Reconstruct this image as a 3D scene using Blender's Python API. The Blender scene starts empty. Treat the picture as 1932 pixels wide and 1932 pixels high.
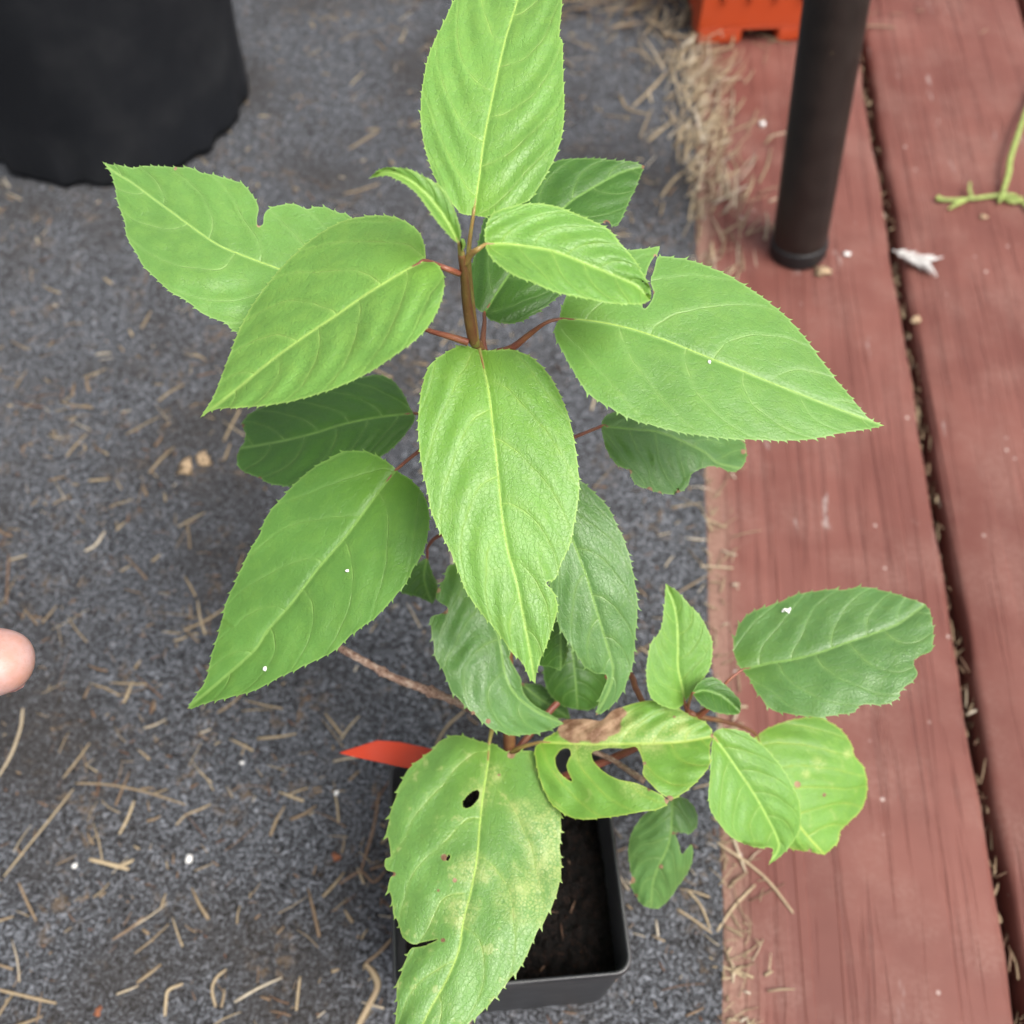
import bpy, math, random
import numpy as np
from mathutils import Vector, Matrix
from mathutils.geometry import delaunay_2d_cdt

random.seed(7)
rng = np.random.default_rng(7)
scene = bpy.context.scene
COL = scene.collection

# ------------------------------------------------------------------ camera
CAM_H, PITCH, F = 0.51, 57.0, 1932.0
cam_data = bpy.data.cameras.new('camera')
cam = bpy.data.objects.new('camera', cam_data)
COL.objects.link(cam)
cam.location = (0, 0, CAM_H)
cam.rotation_euler = (math.radians(90 - PITCH), 0, 0)
cam_data.sensor_width = 36; cam_data.sensor_height = 36
cam_data.lens = 36.0
cam_data.clip_start = 0.01; cam_data.clip_end = 500
cam_data.dof.use_dof = True
cam_data.dof.focus_distance = 0.292
cam_data.dof.aperture_fstop = 12.0
scene.camera = cam

# ------------------------------------------------------------------ sky, sun, exposure
SUN_EL, SUN_AZ = 62.0, 128.0          # azimuth measured from +Y towards +X
world = bpy.data.worlds.new('World'); scene.world = world
world.use_nodes = True
wn = world.node_tree.nodes; wl = world.node_tree.links
wn.clear()
w_out = wn.new('ShaderNodeOutputWorld'); w_bg = wn.new('ShaderNodeBackground')
w_sky = wn.new('ShaderNodeTexSky'); w_sky.sky_type = 'NISHITA'
w_sky.sun_disc = False
w_sky.sun_elevation = math.radians(SUN_EL)
w_sky.sun_rotation = math.radians(SUN_AZ)
w_sky.air_density = 1.0; w_sky.dust_density = 6.0; w_sky.ozone_density = 1.0
w_bg.inputs['Strength'].default_value = 0.10
w_hs = wn.new('ShaderNodeHueSaturation'); w_hs.inputs['Saturation'].default_value = 0.35   # thin cloud: a paler sky
wl.new(w_sky.outputs[0], w_hs.inputs['Color']); wl.new(w_hs.outputs[0], w_bg.inputs[0]); wl.new(w_bg.outputs[0], w_out.inputs[0])
sun_data = bpy.data.lights.new('sun', 'SUN')
sun_data.energy = 1.5; sun_data.angle = math.radians(30); sun_data.color = (1.0, 0.95, 0.88)
sun = bpy.data.objects.new('sun', sun_data); COL.objects.link(sun)
sun.rotation_euler = (math.radians(90 - SUN_EL), 0, math.radians(180 - SUN_AZ))
scene.view_settings.view_transform = 'Standard'
scene.view_settings.look = 'None'
scene.view_settings.gamma = 1.0
scene.view_settings.use_curve_mapping = False
scene.view_settings.exposure = 1.17
scene.render.engine = 'CYCLES'
scene.cycles.use_denoising = True
scene.cycles.max_bounces = 6
scene.cycles.use_adaptive_sampling = True
scene.cycles.adaptive_threshold = 0.02
scene.cycles.sample_clamp_indirect = 6.0

# ------------------------------------------------------------------ pixel <-> place helpers
CR = np.array([[1, 0, 0],
               [0, math.sin(math.radians(PITCH)), math.cos(math.radians(PITCH))],
               [0, math.cos(math.radians(PITCH)), -math.sin(math.radians(PITCH))]])
CP = np.array([0, 0, CAM_H])
def rays(p):
    p = np.atleast_2d(np.asarray(p, float))
    c = np.stack([(p[:, 0] - 966) / F, -(p[:, 1] - 966) / F, np.ones(len(p))], 1)
    return c @ CR.T          # camera x, up, forward -> world
def at(x, y, z):
    r = rays((x, y))[0]
    return CP + r * ((z - CAM_H) / r[2])

# ------------------------------------------------------------------ object helpers
def tag(o, label=None, category=None, group=None, kind=None):
    if label: o['label'] = label
    if category: o['category'] = category
    if group: o['group'] = group
    if kind: o['kind'] = kind
    return o
def empty(name, loc=(0, 0, 0)):
    o = bpy.data.objects.new(name, None); COL.objects.link(o)
    o.location = loc; o.empty_display_size = 0.02
    return o
def mesh_obj(name, verts, faces, mat=None, parent=None, smooth=True, attrs=None):
    me = bpy.data.meshes.new(name)
    me.from_pydata([tuple(map(float, v)) for v in verts], [], [tuple(map(int, f)) for f in faces])
    if smooth: me.polygons.foreach_set('use_smooth', [True] * len(me.polygons))
    for k, a in (attrs or {}).items():
        at_ = me.attributes.new(k, 'FLOAT', 'POINT')
        at_.data.foreach_set('value', np.asarray(a, np.float32))
    me.update()
    o = bpy.data.objects.new(name, me); COL.objects.link(o)
    if mat: me.materials.append(mat)
    if parent:
        o.parent = parent
        if parent.parent is None: o.matrix_parent_inverse = Matrix.Translation(-parent.location)
    return o
def catmull(P, n):
    P = np.asarray(P, float)
    Q = np.vstack([2 * P[0] - P[1], P, 2 * P[-1] - P[-2]])
    out = []
    for i in range(1, len(Q) - 2):
        for t in np.linspace(0, 1, n, endpoint=False):
            a, b, c, d = Q[i - 1], Q[i], Q[i + 1], Q[i + 2]
            out.append(.5 * (2 * b + (c - a) * t + (2 * a - 5 * b + 4 * c - d) * t * t + (3 * b - a - 3 * c + d) * t ** 3))
    out.append(Q[-2])
    return np.array(out)
def resample(P, step):
    d = np.r_[0, np.cumsum(np.linalg.norm(np.diff(P, axis=0), axis=1))]
    n = max(2, int(round(d[-1] / step)) + 1)
    t = np.linspace(0, d[-1], n)
    return np.stack([np.interp(t, d, P[:, k]) for k in range(P.shape[1])], 1)
def tube_geo(pts, radii, sides=8, flat=1.0, up=(0, 0, 1)):
    """tapered tube along pts with closed ends"""
    pts = np.asarray(pts, float); n = len(pts)
    radii = np.interp(np.linspace(0, 1, n), np.linspace(0, 1, len(radii)), radii)
    T = np.gradient(pts, axis=0); T /= np.linalg.norm(T, axis=1)[:, None] + 1e-12
    u = np.asarray(up, float); V = []; Fc = []
    prev = None
    for i in range(n):
        if prev is None:
            a = np.cross(T[i], u)
            if np.linalg.norm(a) < 1e-3: a = np.cross(T[i], (1, 0, 0))
        else: a = prev - T[i] * (prev @ T[i])
        a /= np.linalg.norm(a); prev = a
        b = np.cross(a, T[i])
        for k in range(sides):
            th = 2 * math.pi * k / sides
            V.append(pts[i] + radii[i] * (math.cos(th) * a + flat * math.sin(th) * b))
    for i in range(n - 1):
        for k in range(sides):
            k2 = (k + 1) % sides
            Fc.append((i * sides + k, i * sides + k2, (i + 1) * sides + k2, (i + 1) * sides + k))
    Fc.append(tuple(range(sides))[::-1]); Fc.append(tuple((n - 1) * sides + k for k in range(sides)))
    return V, Fc
def tube(name, pts, radii, mat, parent=None, n=6, **kw):
    V, Fc = tube_geo(catmull(pts, n), radii, **kw)
    return mesh_obj(name, V, Fc, mat, parent)
def merge(parts):
    V, Fc = [], []
    for v, f in parts:
        o = len(V); V += list(v); Fc += [tuple(i + o for i in q) for q in f]
    return V, Fc
def box_geo(x0, x1, y0, y1, z0, z1):
    V = [(x, y, z) for z in (z0, z1) for y in (y0, y1) for x in (x0, x1)]
    return V, [(0, 2, 3, 1), (4, 5, 7, 6), (0, 1, 5, 4), (2, 6, 7, 3), (0, 4, 6, 2), (1, 3, 7, 5)]
def bevel(o, w, seg=2):
    m = o.modifiers.new('bevel', 'BEVEL'); m.width = w; m.segments = seg; m.limit_method = 'ANGLE'
    return o

# ------------------------------------------------------------------ material helpers
class NT:
    def __init__(s, name):
        s.m = bpy.data.materials.new(name); s.m.use_nodes = True
        s.n = s.m.node_tree.nodes; s.l = s.m.node_tree.links; s.n.clear()
        s.out = s.n.new('ShaderNodeOutputMaterial')
    def new(s, t, **kw):
        nd = s.n.new(t)
        for k, v in kw.items(): setattr(nd, k, v)
        return nd
    def put(s, sock, v):
        if hasattr(v, 'links') or hasattr(v, 'is_linked'): s.l.new(v, sock)
        else: sock.default_value = v
    def math(s, op, a, b=None, c=None, clamp=False):
        nd = s.new('ShaderNodeMath', operation=op, use_clamp=clamp)
        s.put(nd.inputs[0], a)
        if b is not None: s.put(nd.inputs[1], b)
        if c is not None: s.put(nd.inputs[2], c)
        return nd.outputs[0]
    def attr(s, name):
        nd = s.new('ShaderNodeAttribute'); nd.attribute_name = name
        return nd.outputs['Fac']
    def coord(s, kind='Object'):
        return s.new('ShaderNodeTexCoord').outputs[kind]
    def mapping(s, vec, scale=(1, 1, 1), rot=(0, 0, 0), loc=(0, 0, 0)):
        nd = s.new('ShaderNodeMapping')
        s.l.new(vec, nd.inputs[0])
        nd.inputs['Scale'].default_value = scale; nd.inputs['Rotation'].default_value = rot
        nd.inputs['Location'].default_value = loc
        return nd.outputs[0]
    def noise(s, vec, scale, detail=3, rough=.55, dist=0, out='Fac'):
        nd = s.new('ShaderNodeTexNoise')
        s.l.new(vec, nd.inputs['Vector'])
        nd.inputs['Scale'].default_value = scale; nd.inputs['Detail'].default_value = detail
        nd.inputs['Roughness'].default_value = rough; nd.inputs['Distortion'].default_value = dist
        return nd.outputs[out]
    def voronoi(s, vec, scale, feature='F1', out='Distance', rnd=1.0):
        nd = s.new('ShaderNodeTexVoronoi', feature=feature)
        s.l.new(vec, nd.inputs['Vector']); nd.inputs['Scale'].default_value = scale
        nd.inputs['Randomness'].default_value = rnd
        return nd.outputs[out]
    def ramp(s, f, *stops):
        nd = s.new('ShaderNodeValToRGB'); s.l.new(f, nd.inputs[0])
        e = nd.color_ramp.elements
        while len(e) < len(stops): e.new(0.5)
        for el, (p, c) in zip(e, stops):
            el.position = p
            el.color = (c, c, c, 1) if isinstance(c, (int, float)) else (*c, 1)
        return nd.outputs[0]
    def mix(s, f, a, b, mode='MIX'):
        nd = s.new('ShaderNodeMix', data_type='RGBA', blend_type=mode)
        s.put(nd.inputs['Factor'], f)
        for k, v in (('A', a), ('B', b)):
            sock = [i for i in nd.inputs if i.name == k and i.type == 'RGBA'][0]
            s.put(sock, (*v, 1) if isinstance(v, tuple) and len(v) == 3 else v)
        return [o for o in nd.outputs if o.type == 'RGBA'][0]
    def smooth(s, x, lo, hi, a=0.0, b=1.0):
        nd = s.new('ShaderNodeMapRange', interpolation_type='SMOOTHSTEP')
        s.put(nd.inputs[0], x)
        for i, v in enumerate((lo, hi, a, b)): s.put(nd.inputs[1 + i], v)
        return nd.outputs[0]
    def bump(s, h, strength=.5, dist=.001, normal=None):
        nd = s.new('ShaderNodeBump'); s.l.new(h, nd.inputs['Height'])
        nd.inputs['Strength'].default_value = strength; nd.inputs['Distance'].default_value = dist
        if normal is not None: s.l.new(normal, nd.inputs['Normal'])
        return nd.outputs[0]
    def principled(s, color, rough=.5, spec=.5, normal=None, **kw):
        nd = s.new('ShaderNodeBsdfPrincipled')
        s.put(nd.inputs['Base Color'], (*color, 1) if isinstance(color, tuple) else color)
        s.put(nd.inputs['Roughness'], rough); s.put(nd.inputs['Specular IOR Level'], spec)
        for k, v in kw.items(): s.put(nd.inputs[k.replace('_', ' ')], v)
        if normal is not None: s.l.new(normal, nd.inputs['Normal'])
        return nd.outputs[0]
    def done(s, sh):
        s.l.new(sh, s.out.inputs['Surface']); return s.m

def simple_mat(name, c, rough=.6, spec=.4, var=.25, scale=400, bump=.2, dist=.0004):
    t = NT(name); v = t.coord()
    n = t.noise(v, scale, 4)
    col = t.mix(t.smooth(n, .3, .7), tuple(x * (1 - var) for x in c), tuple(min(1, x * (1 + var)) for x in c))
    return t.done(t.principled(col, rough, spec, t.bump(n, bump, dist)))

LEAFN = 5.4
def leaf_mat(name, base, vein, under, gloss=.42, ridge=1.0, vein_k=1.0, mottle=.0):
    t = NT(name); v = t.coord()
    s, lv, dm, edge = t.attr('s'), t.attr('v'), t.attr('dmid'), t.attr('edge')
    brown, yellow = t.attr('brown'), t.attr('yellow')
    av = t.math('ABSOLUTE', lv); side = t.math('SIGN', lv)
    mid = t.noise(v, 210, 4, .6)
    big = t.noise(v, 45, 2)
    w = t.math('SUBTRACT', s, t.math('MULTIPLY', av, t.math('MULTIPLY_ADD', av, .32, .05)))
    ph = t.math('ADD', t.math('MULTIPLY', w, LEAFN), t.math('MULTIPLY_ADD', side, .23, t.math('MULTIPLY', big, .5)))
    fr = t.math('ABSOLUTE', t.math('SUBTRACT', t.math('FRACT', ph), .5))
    wid = t.math('MULTIPLY_ADD', t.math('SUBTRACT', 1.0, av), .022, .014)      # vein lines thin out towards the margin
    line = t.math('SUBTRACT', 1.0, t.smooth(fr, 0.0, wid))
    line = t.math('MULTIPLY', line, t.smooth(av, .98, .6))
    line = t.math('MULTIPLY', line, t.smooth(mid, .36, .56, .15, 1.0))
    soft = t.math('SUBTRACT', 1.0, t.smooth(fr, 0.0, .14))
    # small ladder veins and net
    lad = t.math('ABSOLUTE', t.math('SUBTRACT', t.math('FRACT', t.math('MULTIPLY_ADD', av, 8.0, t.math('MULTIPLY', mid, 3.0))), .5))
    ladl = t.math('SUBTRACT', 1.0, t.smooth(lad, 0.0, .13))
    net = t.voronoi(v, 800, 'DISTANCE_TO_EDGE')
    netl = t.math('SUBTRACT', 1.0, t.smooth(net, 0.0, .14))
    fine = t.noise(v, 1300, 2)
    # colour: pigment only
    c = t.mix(t.smooth(big, .3, .7), tuple(x * .90 for x in base), tuple(x * 1.10 for x in base))
    c = t.mix(t.math('MULTIPLY', t.smooth(mid, .42, .66), .5), c, tuple(x * y for x, y in zip(base, (1.3, 1.15, 1.1))))
    net_c = t.math('ADD', t.math('MULTIPLY', ladl, .10 * ridge), t.math('MULTIPLY', t.math('MULTIPLY', netl, t.smooth(big, .42, .58)), .18 * ridge))
    c = t.mix(net_c, c, tuple(x * .55 for x in base))
    c = t.mix(t.math('MULTIPLY', t.smooth(fine, .46, .72), .16), c, tuple(x * .6 for x in base))
    c = t.mix(t.math('MULTIPLY', t.math('MULTIPLY', t.smooth(s, .28, -.05), t.smooth(av, .75, .0)), .55), c, (base[0] * 1.1, base[1] * 1.05, base[2] * .35))   # fresh tissue round the stalk
    midl = t.math('SUBTRACT', 1.0, t.smooth(dm, .0001, .0008))
    rim = t.math('SUBTRACT', 1.0, t.smooth(edge, .0, .0007))
    vm = t.math('MAXIMUM', t.math('MULTIPLY', line, .72 * vein_k), t.math('MULTIPLY', t.math('MAXIMUM', midl, rim), .6))
    vm = t.math('MAXIMUM', vm, t.math('MULTIPLY', soft, .20 * vein_k))
    c = t.mix(vm, c, vein)
    # yellowing follows the net, browning is dry tissue with its own ragged edge
    if mottle:
        yn = t.math('MULTIPLY', t.math('MULTIPLY', yellow, .42), t.smooth(t.math('MULTIPLY_ADD', net, .8, t.math('MULTIPLY', mid, .8)), .34, .62, .1, 1.0))
        c = t.mix(yn, c, (.62, .66, .25))
        c = t.mix(t.math('MULTIPLY', t.smooth(mid, .60, .68), mottle), c, (.5, .55, .22))
    bm = t.smooth(t.math('ADD', brown, t.math('MULTIPLY', t.math('SUBTRACT', mid, .5), .9)), .42, .56)
    bc = t.mix(t.smooth(t.math('MULTIPLY_ADD', fine, .15, t.math('MULTIPLY', mid, .85)), .36, .66), (.17, .075, .04), (.42, .27, .165))
    c = t.mix(bm, c, bc)
    geo = t.new('ShaderNodeNewGeometry')
    c = t.mix(t.math('MULTIPLY', geo.outputs['Backfacing'], .7), c, under)
    # relief
    h = t.math('MULTIPLY', line, -.35)
    h = t.math('MULTIPLY_ADD', soft, -.22, h)
    h = t.math('MULTIPLY_ADD', ladl, -.16 * ridge, h)
    h = t.math('MULTIPLY_ADD', netl, -.11 * ridge, h)
    h = t.math('MULTIPLY_ADD', fine, .24, h)
    h = t.math('MULTIPLY_ADD', mid, .8, h)
    nrm = t.bump(h, .6, .0007)
    rough = t.math('ADD', t.math('MULTIPLY_ADD', big, .2, gloss - .05), t.math('MULTIPLY', bm, .3), clamp=True)
    pb = t.principled(c, rough, .62, nrm)
    tr = t.new('ShaderNodeBsdfTranslucent')
    tc = t.mix(.5, c, (base[0] * 1.6, base[1] * 1.3, base[2] * .35))
    t.l.new(tc, tr.inputs['Color']); t.l.new(nrm, tr.inputs['Normal'])
    ms = t.new('ShaderNodeMixShader'); ms.inputs[0].default_value = .28
    t.l.new(pb, ms.inputs[1]); t.l.new(tr.outputs[0], ms.inputs[2])
    return t.done(ms.outputs[0])

YOUNG = leaf_mat('leaf_young', (.160, .345, .062), (.38, .58, .14), (.26, .44, .08), .38, .9, .8)
MID = leaf_mat('leaf_mid', (.138, .305, .060), (.31, .50, .15), (.21, .37, .10), .40, .7, .9)
MATURE = leaf_mat('leaf_mature', (.105, .255, .042), (.25, .42, .10), (.18, .30, .09), .40, .6, .55)
GREYG = leaf_mat('leaf_grey_green', (.105, .235, .062), (.25, .41, .12), (.16, .28, .09), .32, .8, .9)
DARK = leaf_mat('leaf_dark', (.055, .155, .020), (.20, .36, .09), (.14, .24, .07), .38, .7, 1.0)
OLD = leaf_mat('leaf_old', (.140, .305, .066), (.33, .48, .11), (.19, .31, .09), .34, 1.0, .9, .35)
YELLOW = leaf_mat('leaf_yellowing', (.155, .340, .050), (.46, .56, .10), (.27, .39, .08), .40, .7, .8, .15)
RIB = simple_mat('leaf_rib', (.31, .46, .10), .7, .25, .12)
RIB_DARK = simple_mat('leaf_rib_mature', (.17, .31, .07), .75, .2, .12)

def stalk_mat(name, c1, c2):
    t = NT(name); v = t.coord()
    n = t.noise(v, 160, 4); f = t.noise(v, 1500, 3)
    c = t.mix(t.smooth(n, .3, .7), c1, c2)
    c = t.mix(t.math('MULTIPLY', t.smooth(f, .62, .7), .5), c, tuple(min(1, x * 1.8 + .08) for x in c1))
    return t.done(t.principled(c, .42, .5, t.bump(f, .3, .0003)))
RED = stalk_mat('stalk_red', (.20, .055, .040), (.27, .10, .050))
REDGREEN = stalk_mat('stalk_red_green', (.25, .13, .045), (.27, .26, .07))
STEM = stalk_mat('stem_bark', (.15, .050, .025), (.20, .105, .04))
def bark():
    t = NT('dead_bark'); v = t.coord()
    n = t.noise(v, 500, 5, .65); m = t.noise(v, 1400, 3)
    c = t.ramp(n, (.32, (.10, .05, .04)), (.5, (.26, .17, .13)), (.68, (.42, .32, .26)))
    c = t.mix(t.math('MULTIPLY', t.smooth(m, .6, .68), .7), c, (.06, .03, .025))
    return t.done(t.principled(c, .8, .2, t.bump(n, .8, .0006)))
DEADBARK = bark()

# ------------------------------------------------------------------ ground, felt, deck
def ground_mat():
    t = NT('bare_earth'); v = t.coord()
    n = t.noise(v, 6, 5); m = t.noise(v, 90, 4)
    c = t.ramp(m, (.3, (.035, .027, .018)), (.7, (.10, .08, .05)))
    c = t.mix(t.smooth(n, .5, .65), c, (.05, .075, .025))
    return t.done(t.principled(c, .95, .1, t.bump(m, .8, .01)))
g = mesh_obj('ground', [(-150, -150, -.045), (150, -150, -.045), (150, 150, -.045), (-150, 150, -.045)], [(0, 1, 2, 3)], ground_mat(), smooth=False)
tag(g, 'bare dark earth under the felt and the deck', None, kind='structure')

def felt_mat():
    t = NT('grey_felt'); v = t.coord()
    vs = t.mapping(v, (1, 1, .3))
    warp = t.noise(vs, 130, 2, out='Color')
    vm = t.new('ShaderNodeVectorMath', operation='MULTIPLY_ADD')
    t.l.new(warp, vm.inputs[0]); vm.inputs[1].default_value = (.006, .006, 0); t.l.new(vs, vm.inputs[2])
    vw = vm.outputs[0]
    a = t.noise(vw, 640, 4, .66)                     # tufts
    b = t.noise(t.mapping(vw, (1, .22, 1), (0, 0, .6)), 1100, 2, .6)   # fibres, two ways
    b2 = t.noise(t.mapping(vw, (.22, 1, 1), (0, 0, .35)), 1100, 2, .6)
    fib = t.math('MAXIMUM', b, b2)
    f = t.math('ADD', t.math('MULTIPLY', a, .60), t.math('MULTIPLY', fib, .40))
    big = t.noise(vs, 9, 4, .55)
    c = t.ramp(f, (.41, (.009, .009, .0095)), (.49, (.038, .039, .042)), (.56, (.100, .106, .119)), (.64, (.25, .264, .295)))
    c = t.mix(t.smooth(big, .42, .68), c, t.mix(.6, c, (.036, .031, .027)))
    dust = t.math('MULTIPLY', t.smooth(t.noise(vs, 40, 4, .65), .50, .72), t.smooth(t.noise(vs, 260, 3), .48, .62))
    c = t.mix(t.math('MULTIPLY', dust, .65), c, (.15, .105, .065))
    return t.done(t.principled(c, .95, .12, t.bump(f, .9, .0022)))
FELT = felt_mat()
# felt margin and board gap: two straight lines on the ground, found from the photograph
fe_a, fe_b = at(1309, 250, 0.0), at(1362, 1800, 0.0)
ga_a, ga_b = at(1663, 300, 0.0), at(1905, 1740, 0.0)
dirv = ga_b - ga_a; dirv /= np.linalg.norm(dirv); dirv = -dirv           # along the boards, away from the viewer
perp = np.array([dirv[1], -dirv[0], 0.0])                               # to the right
fdir = fe_a - fe_b; fdir /= np.linalg.norm(fdir); fperp = np.array([fdir[1], -fdir[0], 0.0])
FELT_Z = 0.004
def felt():
    nx, ny = 60, 200
    V, Fc = [], []
    for j in range(ny + 1):
        along = -0.8 + 4.0 * j / ny
        wob = .0012 * math.sin(along * 23) + .0008 * math.sin(along * 61 + 1)
        for i in range(nx + 1):
            off = -3.0 * (1 - i / nx) ** 2.2 if i < nx else 0
            p = fe_b + fdir * along + fperp * (off + wob * (i / nx) ** 6)
            z = FELT_Z + .0012 * math.sin(p[0] * 31 + 1.3) * math.sin(p[1] * 27)
            if i == nx: z = -.002
            V.append((p[0], p[1], z))
    for j in range(ny):
        for i in range(nx):
            a = j * (nx + 1) + i
            Fc.append((a, a + 1, a + nx + 2, a + nx + 1))
    return V, Fc
o = mesh_obj('felt_mat', *felt(), FELT)
tag(o, 'speckled grey felt ground cloth strewn with straw bits', None, kind='structure')

def deck_mat():
    t = NT('red_deck_paint'); v = t.coord()
    ang = math.atan2(dirv[0], dirv[1])
    u = t.mapping(v, (1, 1, 1), (0, 0, ang))
    g1 = t.noise(t.mapping(u, (1, .035, .3)), 190, 3, .6, .4)
    g2 = t.noise(t.mapping(u, (1, .02, .3)), 75, 3, .5, .6)
    big = t.noise(u, 11, 4, .6)
    fine = t.noise(v, 900, 3)
    groove = t.smooth(g1, .36, .46)
    groove2 = t.smooth(g2, .40, .47)
    c = t.mix(t.smooth(big, .35, .7), (.128, .043, .033), (.168, .063, .049))
    c = t.mix(t.math('MULTIPLY', t.math('SUBTRACT', 1.0, groove), .27), c, (.060, .016, .013))
    c = t.mix(t.math('MULTIPLY', t.math('SUBTRACT', 1.0, groove2), .15), c, (.060, .016, .013))
    # pale dust, worn specks and scuffs
    du = t.math('MULTIPLY', t.smooth(t.noise(v, 19, 5, .62), .42, .68), t.smooth(t.noise(v, 420, 3), .35, .65, .35, 1.0))
    c = t.mix(t.math('MULTIPLY', du, .30), c, (.27, .165, .135))
    # dust and fine chaff washed against the felt
    vd = t.new('ShaderNodeVectorMath', operation='DOT_PRODUCT'); t.l.new(v, vd.inputs[0]); vd.inputs[1].default_value = tuple(fperp)
    dist_e = t.math('SUBTRACT', vd.outputs['Value'], float(fe_b @ fperp))
    band = t.math('MULTIPLY', t.smooth(t.math('MULTIPLY_ADD', t.noise(v, 60, 4, .6), .02, dist_e), .030, .010), t.smooth(t.noise(v, 500, 3), .3, .6, .45, 1.0))
    c = t.mix(t.math('MULTIPLY', band, .6), c, (.33, .22, .165))
    sp = t.math('MULTIPLY', t.smooth(t.voronoi(v, 75), .11, .04), t.smooth(t.noise(v, 31, 2), .52, .6))
    c = t.mix(t.math('MULTIPLY', sp, .8), c, (.50, .42, .38))
    wear = t.math('MULTIPLY', t.smooth(t.noise(t.mapping(u, (1, .25, 1)), 75, 4, .7), .64, .72), t.smooth(t.noise(v, 7, 2), .48, .6))
    c = t.mix(t.math('MULTIPLY', wear, .6), c, (.36, .30, .28))
    h = t.math('ADD', t.math('ADD', t.math('MULTIPLY', groove, .55), t.math('MULTIPLY', groove2, .6)), t.math('MULTIPLY', fine, .12))
    r = t.math('MULTIPLY_ADD', big, .2, .52)
    return t.done(t.principled(c, r, .3, t.bump(h, .7, .0010)))
DECK = deck_mat()
deck = empty('deck'); tag(deck, 'red brown painted wooden deck beside the felt', None, kind='structure')
GAPW, BW = .0072, .140
def board(off0, off1, seed):
    r = random.Random(seed); V, Fc = [], []
    prof = [(0, -.026), (0, -.0045), (.0012, -.0014), (.0042, 0), (.03, .0004), (.06, .0006)]
    w = off1 - off0
    prof = prof + [(w - a, z) for a, z in prof[::-1]]
    n = 180
    for j in range(n + 1):
        al = -1.6 + 4.2 * j / n
        base = ga_b + dirv * al
        for k, (a, z) in enumerate(prof):
            wob = .0007 * math.sin(al * 37 + seed) + .0005 * math.sin(al * 91 + seed * 3) + r.uniform(-.0003, .0003) if (k < 3 or k > len(prof) - 4) else 0
            p = base + perp * (off0 + a + wob)
            V.append((p[0], p[1], z))
    m = len(prof)
    for j in range(n):
        for k in range(m - 1):
            a = j * m + k
            Fc.append((a, a + m, a + m + 1, a + 1))
    Fc.append(tuple(range(m))); Fc.append(tuple(n * m + k for k in range(m))[::-1])
    return V, Fc
offs = [(-BW - GAPW / 2, -GAPW / 2, 1), (GAPW / 2, BW + GAPW / 2, 2), (BW + 1.5 * GAPW, 2 * BW + 1.5 * GAPW, 3), (2 * BW + 2.5 * GAPW, 3 * BW + 2.5 * GAPW, 4), (-2 * BW - 1.5 * GAPW, -BW - 1.5 * GAPW, 5)]
for a, b, sd in offs:
    mesh_obj('board', *board(a, b, sd), DECK, deck)

# ------------------------------------------------------------------ the plant: leaves
def inside(P, poly):
    x, y = P[:, 0], P[:, 1]; r = np.zeros(len(P), bool)
    a = poly; b = np.roll(poly, -1, 0)
    for (x0, y0), (x1, y1) in zip(a, b):
        c = ((y0 > y) != (y1 > y))
        if y0 != y1: r ^= c & (x < (x1 - x0) * (y - y0) / (y1 - y0) + x0)
    return r
def seg_dist(P, A, closed=False):
    """distance, arc parameter (in px) and signed side of points P to polyline A"""
    B = np.vstack([A, A[:1]]) if closed else A
    a, b = B[:-1], B[1:]
    d = b - a; L2 = (d ** 2).sum(1) + 1e-12
    L = np.sqrt(L2); cum = np.r_[0, np.cumsum(L)[:-1]]
    best = np.full(len(P), 1e18); arc = np.zeros(len(P)); side = np.zeros(len(P))
    for i in range(len(a)):
        q = P - a[i]
        t = np.clip((q @ d[i]) / L2[i], 0, 1)
        e = q - t[:, None] * d[i]
        dd = (e ** 2).sum(1); m = dd < best
        best[m] = dd[m]; arc[m] = cum[i] + t[m] * L[i]
        side[m] = np.sign(d[i, 0] * q[m, 1] - d[i, 1] * q[m, 0])
    return np.sqrt(best), arc, side
def smooth_noise(P, scale, seed):
    r = np.random.default_rng(seed); out = np.zeros(len(P))
    for k in range(5):
        a = r.uniform(0, 2 * math.pi); f = scale * r.uniform(.6, 1.5)
        out += np.sin((P[:, 0] * math.cos(a) + P[:, 1] * math.sin(a)) * f + r.uniform(0, 6.3))
    return out / 5

def with_teeth(side_pts, h, sp, plain, seed, outward):
    """side polyline (base -> tip) gets bristle-tipped teeth that lean to the tip"""
    r = random.Random(seed)
    P = resample(catmull(side_pts, 8), 1.3)
    n = len(P); d = np.r_[0, np.cumsum(np.linalg.norm(np.diff(P, axis=0), axis=1))]
    T = np.gradient(P, axis=0); T /= np.linalg.norm(T, axis=1)[:, None] + 1e-9
    k = 6
    Ts = np.stack([np.convolve(np.pad(T[:, i], k, 'edge'), np.ones(2 * k + 1) / (2 * k + 1), 'valid') for i in (0, 1)], 1)
    N = np.stack([Ts[:, 1], -Ts[:, 0]], 1) * outward
    off = np.zeros(n); tan = np.zeros(n)
    pos = sp * .6
    while pos < d[-1] - 4:
        w = sp * r.uniform(.65, 1.35); amp = h * r.uniform(.55, 1.25)
        c = P[np.argmin(abs(d - pos))]
        if any((c[0] - x) ** 2 + (c[1] - y) ** 2 < q * q for x, y, q in plain): amp *= .15
        fade = min(1, pos / 30, (d[-1] - pos) / 30 + .3)
        u = (d - (pos - w)) / w
        m = (u > 0) & (u <= 1)
        off[m] = np.maximum(off[m], amp * fade * (.32 * u[m] ** 1.2 + .95 * np.clip((u[m] - .80) / .20, 0, 1) ** 1.3))
        tan[m] = amp * fade * .75 * np.clip((u[m] - .80) / .20, 0, 1)
        pos += w
    return P + N * off[:, None] + Ts * tan[:, None]

plant = empty('potted_plant', tuple(at(965, 1600, .085)))
tag(plant, 'leafy green vine seedling with serrated leaves and red stalks growing in the small black pot', 'plant')

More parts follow.
